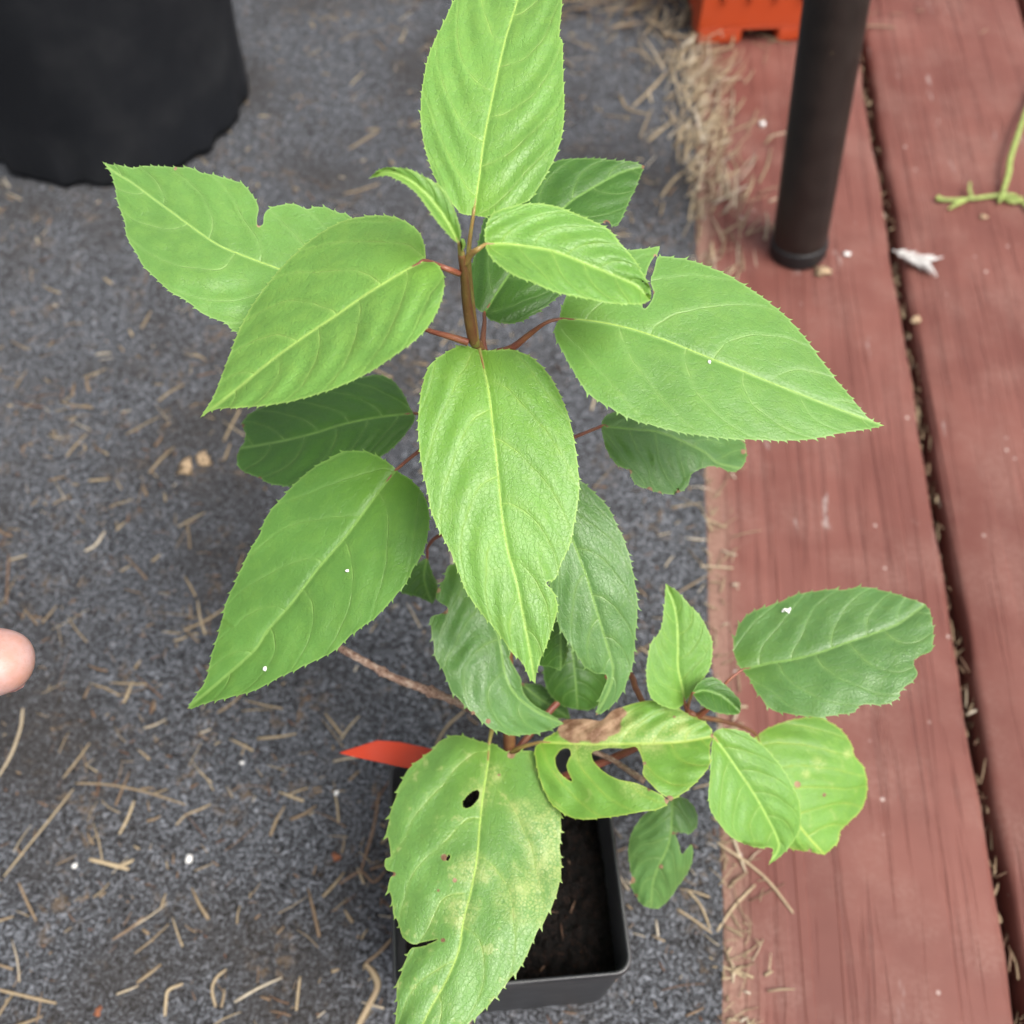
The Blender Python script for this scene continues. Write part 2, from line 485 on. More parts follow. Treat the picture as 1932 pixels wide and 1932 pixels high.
def make_leaf(mid, left, right, zb, zt, mat, roll=0, fold=0, camber=0, arch=0, quilt=.00045, wave=.0006,
              teeth=5.0, tsp=17, plain=(), holes=(), brown=(), yellow=(), veins=7, stalk=None, stalk_mat_=None,
              stalk_r=(.0011, .0008), rib=.0006, seed=0, label=None, grid=4.0, tipcurl=0, rib_mat=None, cuts=()):
    """mid: midrib base->tip, left/right: margins base->tip without the end points, in photo pixels;
    the blade is laid on a plane through the two ends (heights zb, zt) and bent."""
    mid = np.asarray(mid, float)
    M = resample(catmull(mid, 8), 3.0); base, tip = M[0], M[-1]
    def outw(pts):
        c = np.mean(np.asarray(pts, float), 0); mm = np.mean(M, 0)
        ax = tip - base
        s = ax[0] * (c - mm)[1] - ax[1] * (c - mm)[0]
        return -1 if s > 0 else 1
    Ls = with_teeth(np.vstack([base, left, tip]), teeth, tsp, plain, seed + 1, outw(left))
    Rs = with_teeth(np.vstack([base, right, tip]), teeth, tsp, plain, seed + 2, outw(right))
    out = np.vstack([Ls, Rs[::-1][1:-1]])
    x0, y0 = out.min(0); x1, y1 = out.max(0)
    gx, gy = np.meshgrid(np.arange(x0, x1, grid), np.arange(y0, y1, grid * .87))
    gx[1::2] += grid / 2
    G = np.stack([gx.ravel(), gy.ravel()], 1)
    G += np.random.default_rng(seed).uniform(-.25, .25, G.shape) * grid
    G = G[inside(G, out)]
    de, _, _ = seg_dist(G, out[::2], True)
    G = G[de > 2.2]
    polys = [out]
    for hpoly in holes:
        hp = np.asarray(hpoly, float)
        hp = resample(np.vstack([catmull(np.vstack([hp, hp[:1]]), 6)]), 1.6)[:-1]
        hp += np.random.default_rng(seed + 5).normal(0, .35, hp.shape)
        polys.append(hp)
        dh, _, _ = seg_dist(G, hp, True)
        G = G[(~inside(G, hp)) & (dh > 1.6)]
    dm_, _, _ = seg_dist(G, M)
    G = G[dm_ > 1.8]
    pts, edges = [], []
    for p in polys:
        o = len(pts); pts += [Vector(q) for q in p]
        edges += [(o + i, o + (i + 1) % len(p)) for i in range(len(p))]
    o = len(pts); pts += [Vector(q) for q in M[1:-1]]
    edges += [(o + i, o + i + 1) for i in range(len(M) - 3)]
    pts += [Vector(q) for q in G]
    vv, _, ff, _, _, _ = delaunay_2d_cdt(pts, edges, [], 0, 1e-4, False)
    P = np.array([(q[0], q[1]) for q in vv])
    tri = np.array([f for f in ff if len(f) == 3])
    cen = P[tri].mean(1)
    keep = inside(cen, out)
    for hp in polys[1:]: keep &= ~inside(cen, hp)
    tri = tri[keep]
    used = np.unique(tri); remap = -np.ones(len(P), int); remap[used] = np.arange(len(used))
    P = P[used]; tri = remap[tri]
    # leaf coordinates
    Lm = np.linalg.norm(np.diff(M, axis=0), axis=1).sum()
    ext = np.vstack([M[0] - (M[3] - M[0]) / np.linalg.norm(M[3] - M[0]) * 400, M, M[-1] + (M[-1] - M[-4]) / np.linalg.norm(M[-1] - M[-4]) * 400])
    d, arc, side = seg_dist(P, ext)
    s = (arc - 400) / Lm
    do, ao, so = seg_dist(out, ext); so_s = (ao - 400) / Lm
    nb = 18; W = {}
    for sd in (-1, 1):
        prof = np.full(nb, 0.0)
        for b in range(nb):
            m = (so == sd) & (abs(so_s - (b + .5) / nb) < .8 / nb)
            prof[b] = do[m].max() if m.any() else 0
        mx = max(prof.max(), 6)
        ideal = mx * np.sin(np.pi * np.clip(((np.arange(nb) + .5) / nb) ** .8, 0, 1)) ** .6
        prof = np.maximum(prof, ideal * .75)
        prof = np.convolve(np.pad(prof, 2, 'edge'), np.ones(5) / 5, 'valid')
        W[sd] = prof
    xs = (np.arange(nb) + .5) / nb
    wid = np.where(side >= 0, np.interp(s, xs, W[1]), np.interp(s, xs, W[-1]))
    av = np.clip(d / np.maximum(wid, 4), 0, 1.3)
    v = av * np.where(side >= 0, 1, -1)
    edge, _, _ = seg_dist(P, out[::2], True)
    for hp in polys[1:]:
        dh, _, _ = seg_dist(P, hp, True); edge = np.minimum(edge, dh)
    # plane of the blade
    B3, T3 = at(*base, zb), at(*tip, zt)
    a = T3 - B3; L3 = np.linalg.norm(a); a /= L3
    hl = np.cross(a, (0, 0, 1)); hl /= np.linalg.norm(hl)
    n = np.cross(hl, a)
    if n[2] < 0: n = -n
    R = np.array(Matrix.Rotation(math.radians(roll), 3, Vector(a)))
    n = R @ n
    mpp = L3 / max(Lm, 1)
    ph = LEAFN * veins / 7 * (s - .05 * av - .32 * av ** 2) + np.where(side >= 0, 1, -1) * .23
    h = -camber * np.clip(av, 0, 1.2) ** 2 + fold * np.clip(av, 0, 1.2)
    h += arch * (1 - (2 * np.clip(s, -.1, 1.1) - 1) ** 2)
    h += .62 * quilt * np.cos(2 * np.pi * ph) * np.clip(av * 2.2, 0, 1) * np.clip((.95 - av) * 2.2, 0, 1)
    h += wave * smooth_noise(P, .028, seed + 11) * (.3 + av) + wave * .45 * smooth_noise(P, .075, seed + 12) * (.2 + av)
    h -= .0005 * np.exp(-(d / 7) ** 2)
    h += tipcurl * np.clip(s - .7, 0, 1) ** 2 / .09
    def lift(Q, hh):
        r = rays(Q)
        t = ((B3 - CP) @ n + hh) / (r @ n)
        return CP + r * t[:, None]
    X = lift(P, h)
    # triangles face up
    nn = np.cross(X[tri[:, 1]] - X[tri[:, 0]], X[tri[:, 2]] - X[tri[:, 0]])
    flip = (nn @ n) < 0
    tri[flip] = tri[flip][:, ::-1]
    def blotch(lst):
        b = np.zeros(len(P))
        for x, y, r_ in lst:
            b = np.maximum(b, np.clip(1.35 - np.hypot(P[:, 0] - x, P[:, 1] - y) / r_, 0, 1))
        return b
    obj = mesh_obj('leaf', X, tri, mat, plant, attrs=dict(s=s * veins / 7, v=v, dmid=d * mpp, edge=edge * mpp, brown=blotch(brown), yellow=blotch(yellow)))
    if label: obj['label'] = label
    # midrib, mostly sunk in the blade
    ms = np.linspace(0, 1, len(M))
    hm = arch * (1 - (2 * ms - 1) ** 2) + tipcurl * np.clip(ms - .7, 0, 1) ** 2 / .09 + .3 * wave * smooth_noise(M, .028, seed + 11) + .09 * wave * smooth_noise(M, .075, seed + 12) - .0005
    rr = np.linspace(rib, rib * .15, len(M)) * .5
    C = lift(M, hm - rr * .45)
    keepm = np.linspace(0, len(C) - 1, max(8, len(C) // 3)).astype(int)
    hmask = np.ones(len(C), bool)
    Vt, Ft = tube_geo(C[keepm], rr[keepm], 6)
    mesh_obj('midrib', Vt, Ft, rib_mat or (RIB if mat in (YOUNG, MID, YELLOW, OLD) else RIB_DARK), obj)
    if stalk is not None:
        k1, k2, k3 = max(1, len(C) // 30), max(2, len(C) // 16), max(3, len(C) // 10)
        pts3 = [at(*q) for q in stalk] + [C[0], C[k1], C[k2], C[k3] - n * .0003]
        tube('petiole', pts3, list(stalk_r) + [rib * .9] + [rib * .7, rib * .4, rib * .15], stalk_mat_ or RED, obj)
    return obj

# --- top leaf, running out of the frame
make_leaf([(893, 406), (904, 335), (913, 264), (933, 165), (953, 76), (976, 0), (992, -80), (1003, -165)],
          [(870, 402), (851, 380), (827, 347), (811, 308), (799, 265), (794, 212), (798, 159), (811, 99), (837, 43), (857, 0), (882, -50), (920, -105), (965, -145)],
          [(920, 408), (946, 398), (975, 388), (1003, 373), (1029, 331), (1049, 291), (1061, 248), (1064, 198), (1062, 132), (1061, 79), (1055, 69), (1059, 20), (1060, 0), (1056, -45), (1043, -95), (1022, -138)],
          .328, .352, YOUNG, roll=-3, camber=.0012, arch=.004, fold=.0015, quilt=.0007, veins=8, seed=11, teeth=4.5, tsp=18,
          stalk=[(898, 652, .291), (888, 560, .306), (884, 480, .318)], stalk_mat_=REDGREEN, stalk_r=(.0012, .0010),
          label='large bright leaf pointing away at the top of the plant')
# --- left bright leaf
make_leaf([(803, 492), (770, 508), (700, 550), (630, 598), (560, 645), (500, 690), (440, 740), (378, 788)],
          [(801, 465), (790, 438), (765, 418), (735, 408), (690, 408), (640, 420), (590, 450), (545, 490), (510, 530), (480, 570), (455, 615), (437, 660), (420, 705), (404, 747), (391, 768)],
          [(818, 494), (832, 508), (838, 530), (833, 565), (815, 605), (785, 640), (745, 670), (700, 700), (650, 725), (600, 743), (550, 757), (500, 765), (450, 769), (420, 770), (398, 775)],
          .325, .292, YOUNG, roll=4, camber=.0022, arch=.003, fold=.002, quilt=.0007, seed=21, teeth=4, tsp=16,
          stalk=[(866, 516, .3215), (840, 506, .325)], stalk_mat_=RED, stalk_r=(.0009, .0008),
          label='bright left leaf of the upper pair with a long drip tip')
# --- right young leaf
make_leaf([(916, 461), (953, 460), (1003, 466), (1052, 476), (1102, 496), (1151, 516), (1201, 539), (1228, 566)],
          [(915, 450), (917, 427), (930, 403), (956, 392), (989, 385), (1019, 384), (1052, 390), (1085, 403), (1118, 417), (1148, 433), (1171, 460), (1194, 486), (1214, 519), (1227, 545)],
          [(920, 475), (936, 496), (970, 519), (1003, 532), (1052, 552), (1102, 562), (1151, 572), (1201, 574), (1220, 570)],
          .331, .322, YOUNG, roll=3, fold=.0038, camber=.002, arch=.002, quilt=.0008, wave=.0009, seed=31, teeth=4.5, tsp=13,
          stalk=[(877, 497, .3245), (888, 480, .328), (902, 470, .3305)], stalk_mat_=REDGREEN, stalk_r=(.0010, .0009),
          label='small crinkled young leaf to the right of the shoot tip')
# --- smallest leaf at the tip
make_leaf([(866, 460), (844, 418), (817, 380), (788, 351), (755, 330), (725, 324), (696, 337)],
          [(869, 435), (857, 396), (844, 368), (824, 347), (801, 334), (778, 322), (755, 317), (735, 316), (715, 321)],
          [(855, 452), (837, 432), (823, 415), (807, 393), (794, 374), (778, 357), (755, 341), (731, 331), (713, 333)],
            .334, .345, YOUNG, roll=-10, fold=.0022, arch=.004, quilt=.0003, wave=.0003, seed=41, teeth=4, tsp=10, grid=3,
          stalk=[(871, 480, .3285), (868, 470, .331)], stalk_mat_=REDGREEN, stalk_r=(.0009, .0007), rib=.0005,
          label='narrow curled newest leaf at the shoot tip')
# tiny unopened leaf beside it
make_leaf([(872, 474), (874, 462), (869, 450)], [(868, 464)], [(878, 464), (876, 452)], .331, .336, YOUNG, fold=.002, quilt=0, wave=0, teeth=2, tsp=6, grid=2, seed=45, rib=.0003, label='tiny folded bud leaf at the shoot tip')
# --- far left leaf with a torn notch
make_leaf([(690, 568), (640, 552), (580, 528), (522, 506), (463, 484), (413, 463), (364, 430), (324, 400), (288, 374), (248, 344), (215, 324), (193, 305)],
          [(712, 530), (705, 480), (685, 435), (655, 405), (639, 402), (615, 392), (595, 391), (579, 395), (562, 387), (542, 385), (523, 389), (506, 395), (498, 407), (496, 423), (486, 425), (485, 410), (488, 394), (483, 380), (473, 364), (456, 346), (440, 341), (410, 332), (380, 326), (360, 317), (334, 316), (317, 315), (291, 314), (271, 313), (251, 317), (225, 312), (205, 310)],
          [(675, 610), (620, 640), (550, 650), (490, 642), (438, 622), (430, 612), (413, 604), (387, 594), (367, 579), (347, 564), (324, 552), (306, 536), (288, 519), (268, 499), (261, 483), (246, 460), (238, 440), (236, 420), (228, 397), (222, 380), (217, 351), (208, 324)],
          .290, .300, MID, roll=-4, camber=.001, arch=.004, fold=.001, wave=.0011, quilt=.0006, seed=51, teeth=4.5, tsp=17, plain=[(490, 410, 22)], brown=[(331, 318, 4), (488, 425, 4)],
          stalk=[(884, 646, .293), (845, 634, .294), (805, 622, .294), (745, 596, .292)], stalk_mat_=RED,
          label='far left leaf with a torn notch in its upper margin')
# --- back right dark leaf
make_leaf([(914, 590), (938, 552), (960, 519), (1005, 455), (1069, 387), (1102, 364), (1168, 327), (1217, 313)],
          [(903, 585), (893, 569), (889, 536), (890, 503), (900, 470), (913, 417), (930, 380), (970, 345), (1010, 322), (1046, 306), (1065, 301), (1102, 299), (1130, 300), (1158, 303), (1190, 305)],
          [(925, 603), (953, 610), (980, 607), (1003, 595), (1029, 579), (1055, 556), (1090, 515), (1112, 470), (1120, 425), (1132, 422), (1145, 418), (1160, 427), (1170, 418), (1178, 400), (1188, 377), (1198, 357), (1208, 331)],
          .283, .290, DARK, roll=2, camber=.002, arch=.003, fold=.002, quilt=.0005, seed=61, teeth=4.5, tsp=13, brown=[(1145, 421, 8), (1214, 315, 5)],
          stalk=[(914, 664, .286), (911, 640, .287), (914, 610, .286)], stalk_mat_=RED,
          label='dark shaded leaf behind the shoot pointing up and right')
# --- big right leaf
make_leaf([(1056, 602), (1110, 605), (1180, 618), (1250, 640), (1320, 668), (1400, 700), (1500, 740), (1590, 775), (1668, 803)],
          [(1058, 590), (1066, 565), (1085, 535), (1130, 498), (1160, 480), (1188, 472), (1215, 470), (1243, 466), (1239, 478), (1228, 494), (1220, 514), (1214, 545), (1212, 580), (1222, 578), (1233, 556), (1228, 530), (1234, 510), (1242, 486), (1262, 485), (1300, 491), (1340, 505), (1375, 520), (1410, 542), (1450, 570), (1490, 605), (1520, 640), (1550, 680), (1580, 720), (1610, 755), (1640, 790)],
          [(1050, 612), (1047, 632), (1065, 670), (1085, 705), (1110, 742), (1136, 760), (1150, 768), (1190, 790), (1230, 802), (1280, 815), (1330, 822), (1380, 828), (1430, 829), (1480, 831), (1530, 828), (1580, 818), (1630, 810)],
          .300, .288, MID, roll=5, camber=.0022, arch=.004, fold=.0018, quilt=.0002, seed=71, teeth=6, tsp=19, plain=[(1228, 530, 45)], brown=[(1230, 552, 6), (1236, 483, 4)],
          stalk=[(930, 668, .286), (965, 657, .289), (1000, 630, .295), (1030, 609, .2995)], stalk_mat_=RED, stalk_r=(.0013, .0010),
          label='big right leaf with a bite out of its upper margin')
# --- centre front leaf
make_leaf([(905, 661), (912, 691), (922, 740), (930, 806), (939, 889), (947, 972), (958, 1038), (972, 1088), (983, 1140), (997, 1215), (1010, 1290)],
          [(882, 654), (863, 654), (833, 671), (810, 691), (798, 724), (792, 760), (789, 806), (793, 856), (798, 889), (806, 925), (816, 972), (833, 1008), (849, 1038), (866, 1081), (882, 1120), (909, 1157), (930, 1182), (950, 1208), (965, 1230), (986, 1251), (999, 1278)],
          [(932, 661), (965, 660), (995, 670), (1018, 687), (1038, 711), (1054, 740), (1068, 773), (1078, 806), (1087, 856), (1092, 906), (1091, 939), (1081, 1002), (1074, 1031), (1058, 1064), (1048, 1091), (1031, 1100), (1047, 1122), (1051, 1152), (1042, 1185), (1032, 1215), (1022, 1238), (1013, 1265)],
          .290, .252, YOUNG, roll=0, camber=.0028, arch=.007, fold=.0022, quilt=.0008, seed=81, teeth=4.5, tsp=19, veins=7,
          stalk=[(902, 658, .2885), (904, 659, .289)], stalk_mat_=REDGREEN, stalk_r=(.0010, .0009),
          label='bright front leaf hanging down the middle of the plant')
# --- lower left leaf
make_leaf([(748, 886), (716, 926), (650, 1015), (604, 1068), (551, 1137), (505, 1190), (480, 1227), (413, 1287), (353, 1337)],
          [(736, 876), (716, 863), (693, 853), (670, 851), (643, 854), (617, 868), (591, 883), (564, 906), (544, 926), (531, 942), (514, 959), (501, 980), (488, 1012), (472, 1038), (452, 1081), (442, 1104), (428, 1134), (419, 1170), (408, 1210), (400, 1234), (393, 1270), (383, 1293), (368, 1315)],
          [(753, 892), (766, 899), (782, 912), (796, 929), (807, 955), (809, 992), (799, 1038), (779, 1074), (763, 1104), (746, 1124), (723, 1150), (706, 1167), (686, 1180), (660, 1200), (635, 1224), (608, 1240), (575, 1255), (556, 1265), (526, 1278), (486, 1300), (443, 1313), (405, 1322), (378, 1330), (364, 1336)],
          .252, .214, MATURE, roll=2, camber=.002, arch=.005, fold=.002, quilt=.0003, seed=91, teeth=5, tsp=19, brown=[(352, 1338, 5)],
          stalk=[(925, 778, .262), (860, 808, .262), (795, 848, .257)], stalk_mat_=RED,
          label='dark smooth lower left leaf with a reddish tip')
# --- dark leaf under the left pair
make_leaf([(781, 780), (716, 787), (650, 800), (584, 820), (518, 835), (452, 846)],
          [(772, 767), (759, 740), (739, 717), (713, 707), (683, 712), (630, 722), (560, 740), (518, 758), (478, 777), (462, 790), (457, 803), (463, 815), (462, 832)],
          [(782, 793), (759, 826), (736, 849), (716, 863), (680, 885), (640, 905), (590, 915), (544, 917), (531, 916), (508, 912), (491, 902), (475, 896), (455, 886), (447, 868)],
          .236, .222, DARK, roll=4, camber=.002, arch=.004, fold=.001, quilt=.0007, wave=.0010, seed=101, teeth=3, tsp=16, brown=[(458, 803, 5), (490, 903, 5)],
          stalk=[(935, 800, .258), (870, 788, .25), (825, 783, .243)], stalk_mat_=RED,
          label='dark shaded leaf under the upper left leaf')
# --- chewed leaf under the right leaf
make_leaf([(1135, 804), (1197, 810), (1246, 816), (1296, 836), (1329, 853), (1355, 874), (1398, 884)],
          [(1137, 793), (1150, 781), (1190, 768), (1250, 770), (1310, 785), (1360, 808), (1395, 828), (1406, 840), (1408, 858), (1404, 875)],
          [(1137, 820), (1144, 846), (1160, 873), (1174, 882), (1187, 886), (1192, 902), (1203, 916), (1220, 922), (1246, 930), (1269, 932), (1289, 925), (1299, 912), (1304, 896), (1322, 884), (1349, 879), (1372, 888), (1385, 890)],
          .243, .226, GREYG, roll=-4, camber=.003, arch=.002, quilt=.0007, wave=.0022, seed=111, teeth=3, tsp=18, brown=[(1188, 890, 6), (1225, 924, 7), (1280, 929, 6), (1402, 852, 6), (1245, 931, 5)],
          stalk=[(940, 880, .249), (1010, 850, .251), (1085, 824, .247)], stalk_mat_=RED,
          label='chewed leaf with ragged lower margin below the big right leaf')
# --- leaf right of centre, torn tip
make_leaf([(1055, 925), (1065, 970), (1081, 1021), (1104, 1081), (1121, 1137), (1137, 1190), (1151, 1238), (1157, 1268), (1148, 1305), (1124, 1350)],
          [(1045, 950), (1034, 1000), (1032, 1060), (1040, 1120), (1052, 1169), (1062, 1195), (1079, 1218), (1092, 1241), (1108, 1261), (1125, 1271), (1142, 1272), (1145, 1284), (1138, 1301), (1130, 1325)],
          [(1070, 905), (1092, 906), (1117, 926), (1134, 942), (1150, 962), (1164, 992), (1177, 1018), (1187, 1051), (1197, 1098), (1202, 1137), (1201, 1170), (1198, 1200), (1194, 1251), (1184, 1281), (1175, 1304), (1161, 1324), (1142, 1341)],
          .238, .192, GREYG, roll=1, camber=.003, arch=.005, fold=.0018, quilt=.0004, wave=.0009, seed=121, teeth=6.5, tsp=19, brown=[(1141, 1280, 5), (1124, 1349, 6)], plain=[(1140, 1290, 30)],
          stalk=[(944, 960, .2275), (990, 930, .235), (1030, 918, .239)], stalk_mat_=RED,
          label='grey green leaf right of centre with a torn tip')
# --- crumpled leaf left of centre
make_leaf([(890, 1078), (915, 1135), (938, 1195), (947, 1235), (953, 1271), (972, 1310), (1012, 1342), (1064, 1365)],
          [(876, 1065), (863, 1064), (846, 1068), (839, 1094), (826, 1111), (824, 1131), (844, 1146), (834, 1157), (814, 1165), (814, 1185), (819, 1218), (822, 1241), (831, 1255), (841, 1275), (851, 1301), (864, 1317), (884, 1337), (900, 1351), (920, 1370), (943, 1380), (965, 1387), (999, 1385), (1036, 1377)],
          [(905, 1085), (935, 1140), (958, 1195), (963, 1232), (961, 1241), (970, 1258), (983, 1281), (984, 1293), (990, 1311), (1009, 1331), (1036, 1347)],
          .205, .172, GREYG, roll=-6, camber=.002, arch=.004, quilt=.0009, wave=.0028, seed=131, teeth=6, tsp=24, brown=[(838, 1152, 9), (826, 1113, 6), (892, 1346, 6), (921, 1361, 6)], plain=[(830, 1140, 30), (960, 1240, 40), (990, 1310, 40)],
          stalk=[(948, 1062, .2105), (925, 1062, .2095)], stalk_mat_=RED,
          label='crumpled dark leaf half hidden behind the front leaf')
# --- leaves glimpsed behind the middle
make_leaf([(1078, 1190), (1080, 1230), (1086, 1285), (1090, 1339)],
          [(1050, 1192), (1030, 1225), (1026, 1262), (1028, 1286), (1039, 1311), (1062, 1331)],
          [(1110, 1190), (1138, 1225), (1148, 1265), (1143, 1301), (1132, 1325), (1112, 1339)],
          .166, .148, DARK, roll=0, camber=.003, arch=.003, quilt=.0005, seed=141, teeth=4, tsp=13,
          stalk=[(957, 1235, .179), (1015, 1195, .176), (1055, 1182, .170)], stalk_mat_=RED, label='dark round leaf behind the torn tip leaf')
make_leaf([(1062, 1150), (1058, 1190), (1058, 1230), (1058, 1266)],
          [(1040, 1170), (1035, 1200), (1026, 1228), (1016, 1253), (1038, 1258)], [(1075, 1180), (1072, 1220), (1066, 1250)],
          .212, .193, DARK, roll=8, camber=.002, quilt=.0003, seed=146, teeth=3, tsp=14,
          stalk=[(950, 1100, .204), (1005, 1125, .21)], stalk_mat_=RED, label='small dark leaf tip between the two middle leaves')
make_leaf([(985, 1290), (1010, 1312), (1040, 1332), (1076, 1356)],
          [(1000, 1290), (1022, 1293), (1045, 1310), (1068, 1332)], [(988, 1306), (1005, 1332), (1040, 1352)],
          .150, .135, DARK, roll=20, camber=.002, quilt=.0003, seed=151, teeth=2, tsp=14, rib=.0004,
          stalk=[(960, 1320, .163), (972, 1300, .158)], stalk_mat_=RED, label='small olive leaf in the shade near the stem')
make_leaf([(806, 1052), (800, 1085), (806, 1115), (816, 1139)],
          [(780, 1068), (766, 1092), (756, 1116), (790, 1126)], [(815, 1080), (826, 1108), (822, 1128)],
          .190, .178, DARK, roll=-10, camber=.002, quilt=.0004, seed=156, teeth=3, tsp=16,
          stalk=[(944, 1000, .221), (880, 1002, .214), (830, 1010, .205), (808, 1030, .196)], stalk_mat_=RED, stalk_r=(.0011, .0009), label='small dark leaf peeping out under the lower left leaf')
# --- the big bottom leaf, with holes
make_leaf([(923, 1403), (920, 1440), (911, 1501), (905, 1556), (900, 1617), (889, 1678), (874, 1739), (865, 1794), (841, 1852), (810, 1907), (785, 1965), (772, 2030)],
          [(908, 1400), (889, 1394), (865, 1388), (847, 1391), (831, 1398), (816, 1415), (798, 1429), (773, 1449), (763, 1467), (753, 1485), (747, 1504), (737, 1537), (731, 1571), (733, 1584), (736, 1600), (737, 1616), (728, 1620), (726, 1630), (729, 1641), (738, 1644), (743, 1649), (736, 1658), (734, 1678), (740, 1696), (743, 1724), (753, 1742), (756, 1758), (763, 1771), (779, 1781), (800, 1777), (826, 1772), (806, 1783), (788, 1787), (776, 1791), (766, 1812), (757, 1837), (749, 1861), (750, 1892), (747, 1932), (748, 1975), (756, 2010)],
          [(931, 1404), (944, 1412), (957, 1421), (972, 1423), (987, 1417), (1006, 1418), (1021, 1427), (1036, 1446), (1051, 1479), (1056, 1519), (1058, 1556), (1056, 1601), (1058, 1632), (1056, 1663), (1045, 1699), (1027, 1736), (1012, 1760), (996, 1797), (978, 1828), (960, 1849), (938, 1877), (914, 1904), (893, 1922), (855, 1960), (810, 2005)],
          .156, .150, OLD, roll=3, camber=.005, arch=.006, fold=.001, quilt=.0009, wave=.0016, seed=161, teeth=7, tsp=26, veins=6,
          holes=[[(873, 1522), (874, 1510), (890, 1494), (903, 1491), (904, 1504), (893, 1519), (880, 1525)], [(841, 1622), (844, 1616), (848, 1612), (849, 1618), (845, 1624)]],
          brown=[(838, 1618, 8), (858, 1661, 5), (827, 1680, 4), (965, 1424, 9), (732, 1612, 5), (742, 1649, 6), (836, 1774, 6), (942, 1462, 3)],
          yellow=[(1035, 1560, 60), (1040, 1630, 55), (1000, 1690, 60), (905, 1500, 26), (890, 1640, 30), (870, 1720, 30), (930, 1460, 20), (985, 1530, 25)],
          plain=[(733, 1625, 40), (800, 1780, 40)],
          stalk=[(950, 1325, .166), (938, 1352, .163), (928, 1378, .1595)], stalk_mat_=REDGREEN, stalk_r=(.0013, .0012), rib=.0008,
          label='big old bottom leaf with an oval hole and pale patches')
# --- yellowing chewed leaf with a dead brown patch
make_leaf([(1022, 1400), (1060, 1402), (1110, 1404), (1160, 1404), (1205, 1403), (1250, 1402), (1300, 1398), (1346, 1389)],
          [(1030, 1392), (1049, 1382), (1062, 1360), (1085, 1357), (1108, 1357), (1135, 1359), (1155, 1341), (1175, 1334), (1201, 1326), (1231, 1322), (1259, 1332), (1282, 1338), (1305, 1352), (1329, 1362), (1342, 1376)],
          [(1010, 1412), (1012, 1440), (1022, 1480), (1040, 1515), (1059, 1532), (1075, 1541), (1102, 1546), (1128, 1544), (1168, 1539), (1214, 1531), (1244, 1526), (1262, 1509), (1234, 1493), (1201, 1478), (1168, 1471), (1145, 1460), (1128, 1446), (1118, 1432), (1117, 1420), (1130, 1415), (1150, 1411), (1180, 1412), (1199, 1409), (1209, 1424), (1214, 1444), (1213, 1461), (1226, 1477), (1246, 1497), (1264, 1509), (1292, 1494), (1315, 1474), (1334, 1451), (1340, 1434), (1339, 1408)],
          .158, .166, YELLOW, roll=-4, camber=.003, arch=.003, fold=.0045, quilt=.0009, wave=.0020, seed=171, teeth=3.5, tsp=20,
          holes=[[(1047, 1430), (1059, 1414), (1072, 1412), (1077, 1423), (1069, 1446), (1079, 1473), (1065, 1466), (1051, 1450)]],
          brown=[(1082, 1374, 34), (1120, 1374, 34), (1150, 1362, 27), (1168, 1345, 15), (1262, 1509, 10), (1345, 1388, 6), (1225, 1488, 6), (1216, 1440, 4), (1272, 1353, 4)],
          yellow=[(1280, 1372, 34), (1100, 1400, 40), (1200, 1475, 30), (1180, 1370, 35), (1230, 1400, 30), (1150, 1405, 40)],
          plain=[(1150, 1360, 90), (1200, 1450, 85)], rib=.0006,
          stalk=[(962, 1420, .147), (990, 1408, .153)], stalk_mat_=REDGREEN,
          label='yellowing chewed leaf with a dead brown patch')
# --- side shoot on the right
make_leaf([(1346, 1390), (1365, 1414), (1395, 1457), (1424, 1500), (1448, 1543), (1467, 1583), (1468, 1603), (1450, 1632)],
          [(1343, 1410), (1341, 1434), (1340, 1467), (1337, 1500), (1342, 1530), (1362, 1560), (1381, 1580), (1408, 1593), (1434, 1600), (1450, 1598), (1459, 1603), (1456, 1618)],
          [(1348, 1381), (1362, 1375), (1381, 1376), (1405, 1381), (1424, 1395), (1444, 1411), (1464, 1434), (1484, 1461), (1500, 1494), (1509, 1517), (1510, 1550), (1504, 1576), (1487, 1600), (1471, 1616)],
          .163, .128, YOUNG, roll=-3, camber=.002, arch=.004, fold=.004, quilt=.0005, seed=181, teeth=3, tsp=14,
          stalk=[(1302, 1348, .158), (1325, 1368, .162)], stalk_mat_=REDGREEN, label='bright leaf at lower right with a drooping tail tip')
make_leaf([(1428, 1388), (1452, 1440), (1478, 1500), (1510, 1560), (1556, 1613)],
          [(1405, 1410), (1405, 1460), (1420, 1520), (1450, 1570), (1491, 1600), (1524, 1606)],
          [(1448, 1375), (1481, 1362), (1514, 1355), (1543, 1353), (1570, 1365), (1590, 1381), (1606, 1404), (1613, 1428), (1629, 1447), (1636, 1477), (1633, 1507), (1623, 1530), (1603, 1550), (1585, 1568), (1581, 1588)],
          .138, .118, YELLOW, roll=-2, camber=.005, arch=.004, quilt=.0006, seed=191, teeth=3, tsp=17, brown=[(1505, 1480, 7), (1555, 1500, 5), (1528, 1606, 5)], yellow=[(1545, 1440, 14), (1600, 1420, 10), (1520, 1460, 10)],
          stalk=[(1306, 1350, .152), (1370, 1362, .146), (1412, 1376, .141)], stalk_mat_=STEM, label='pale rounded leaf half covered by the lower right leaf')
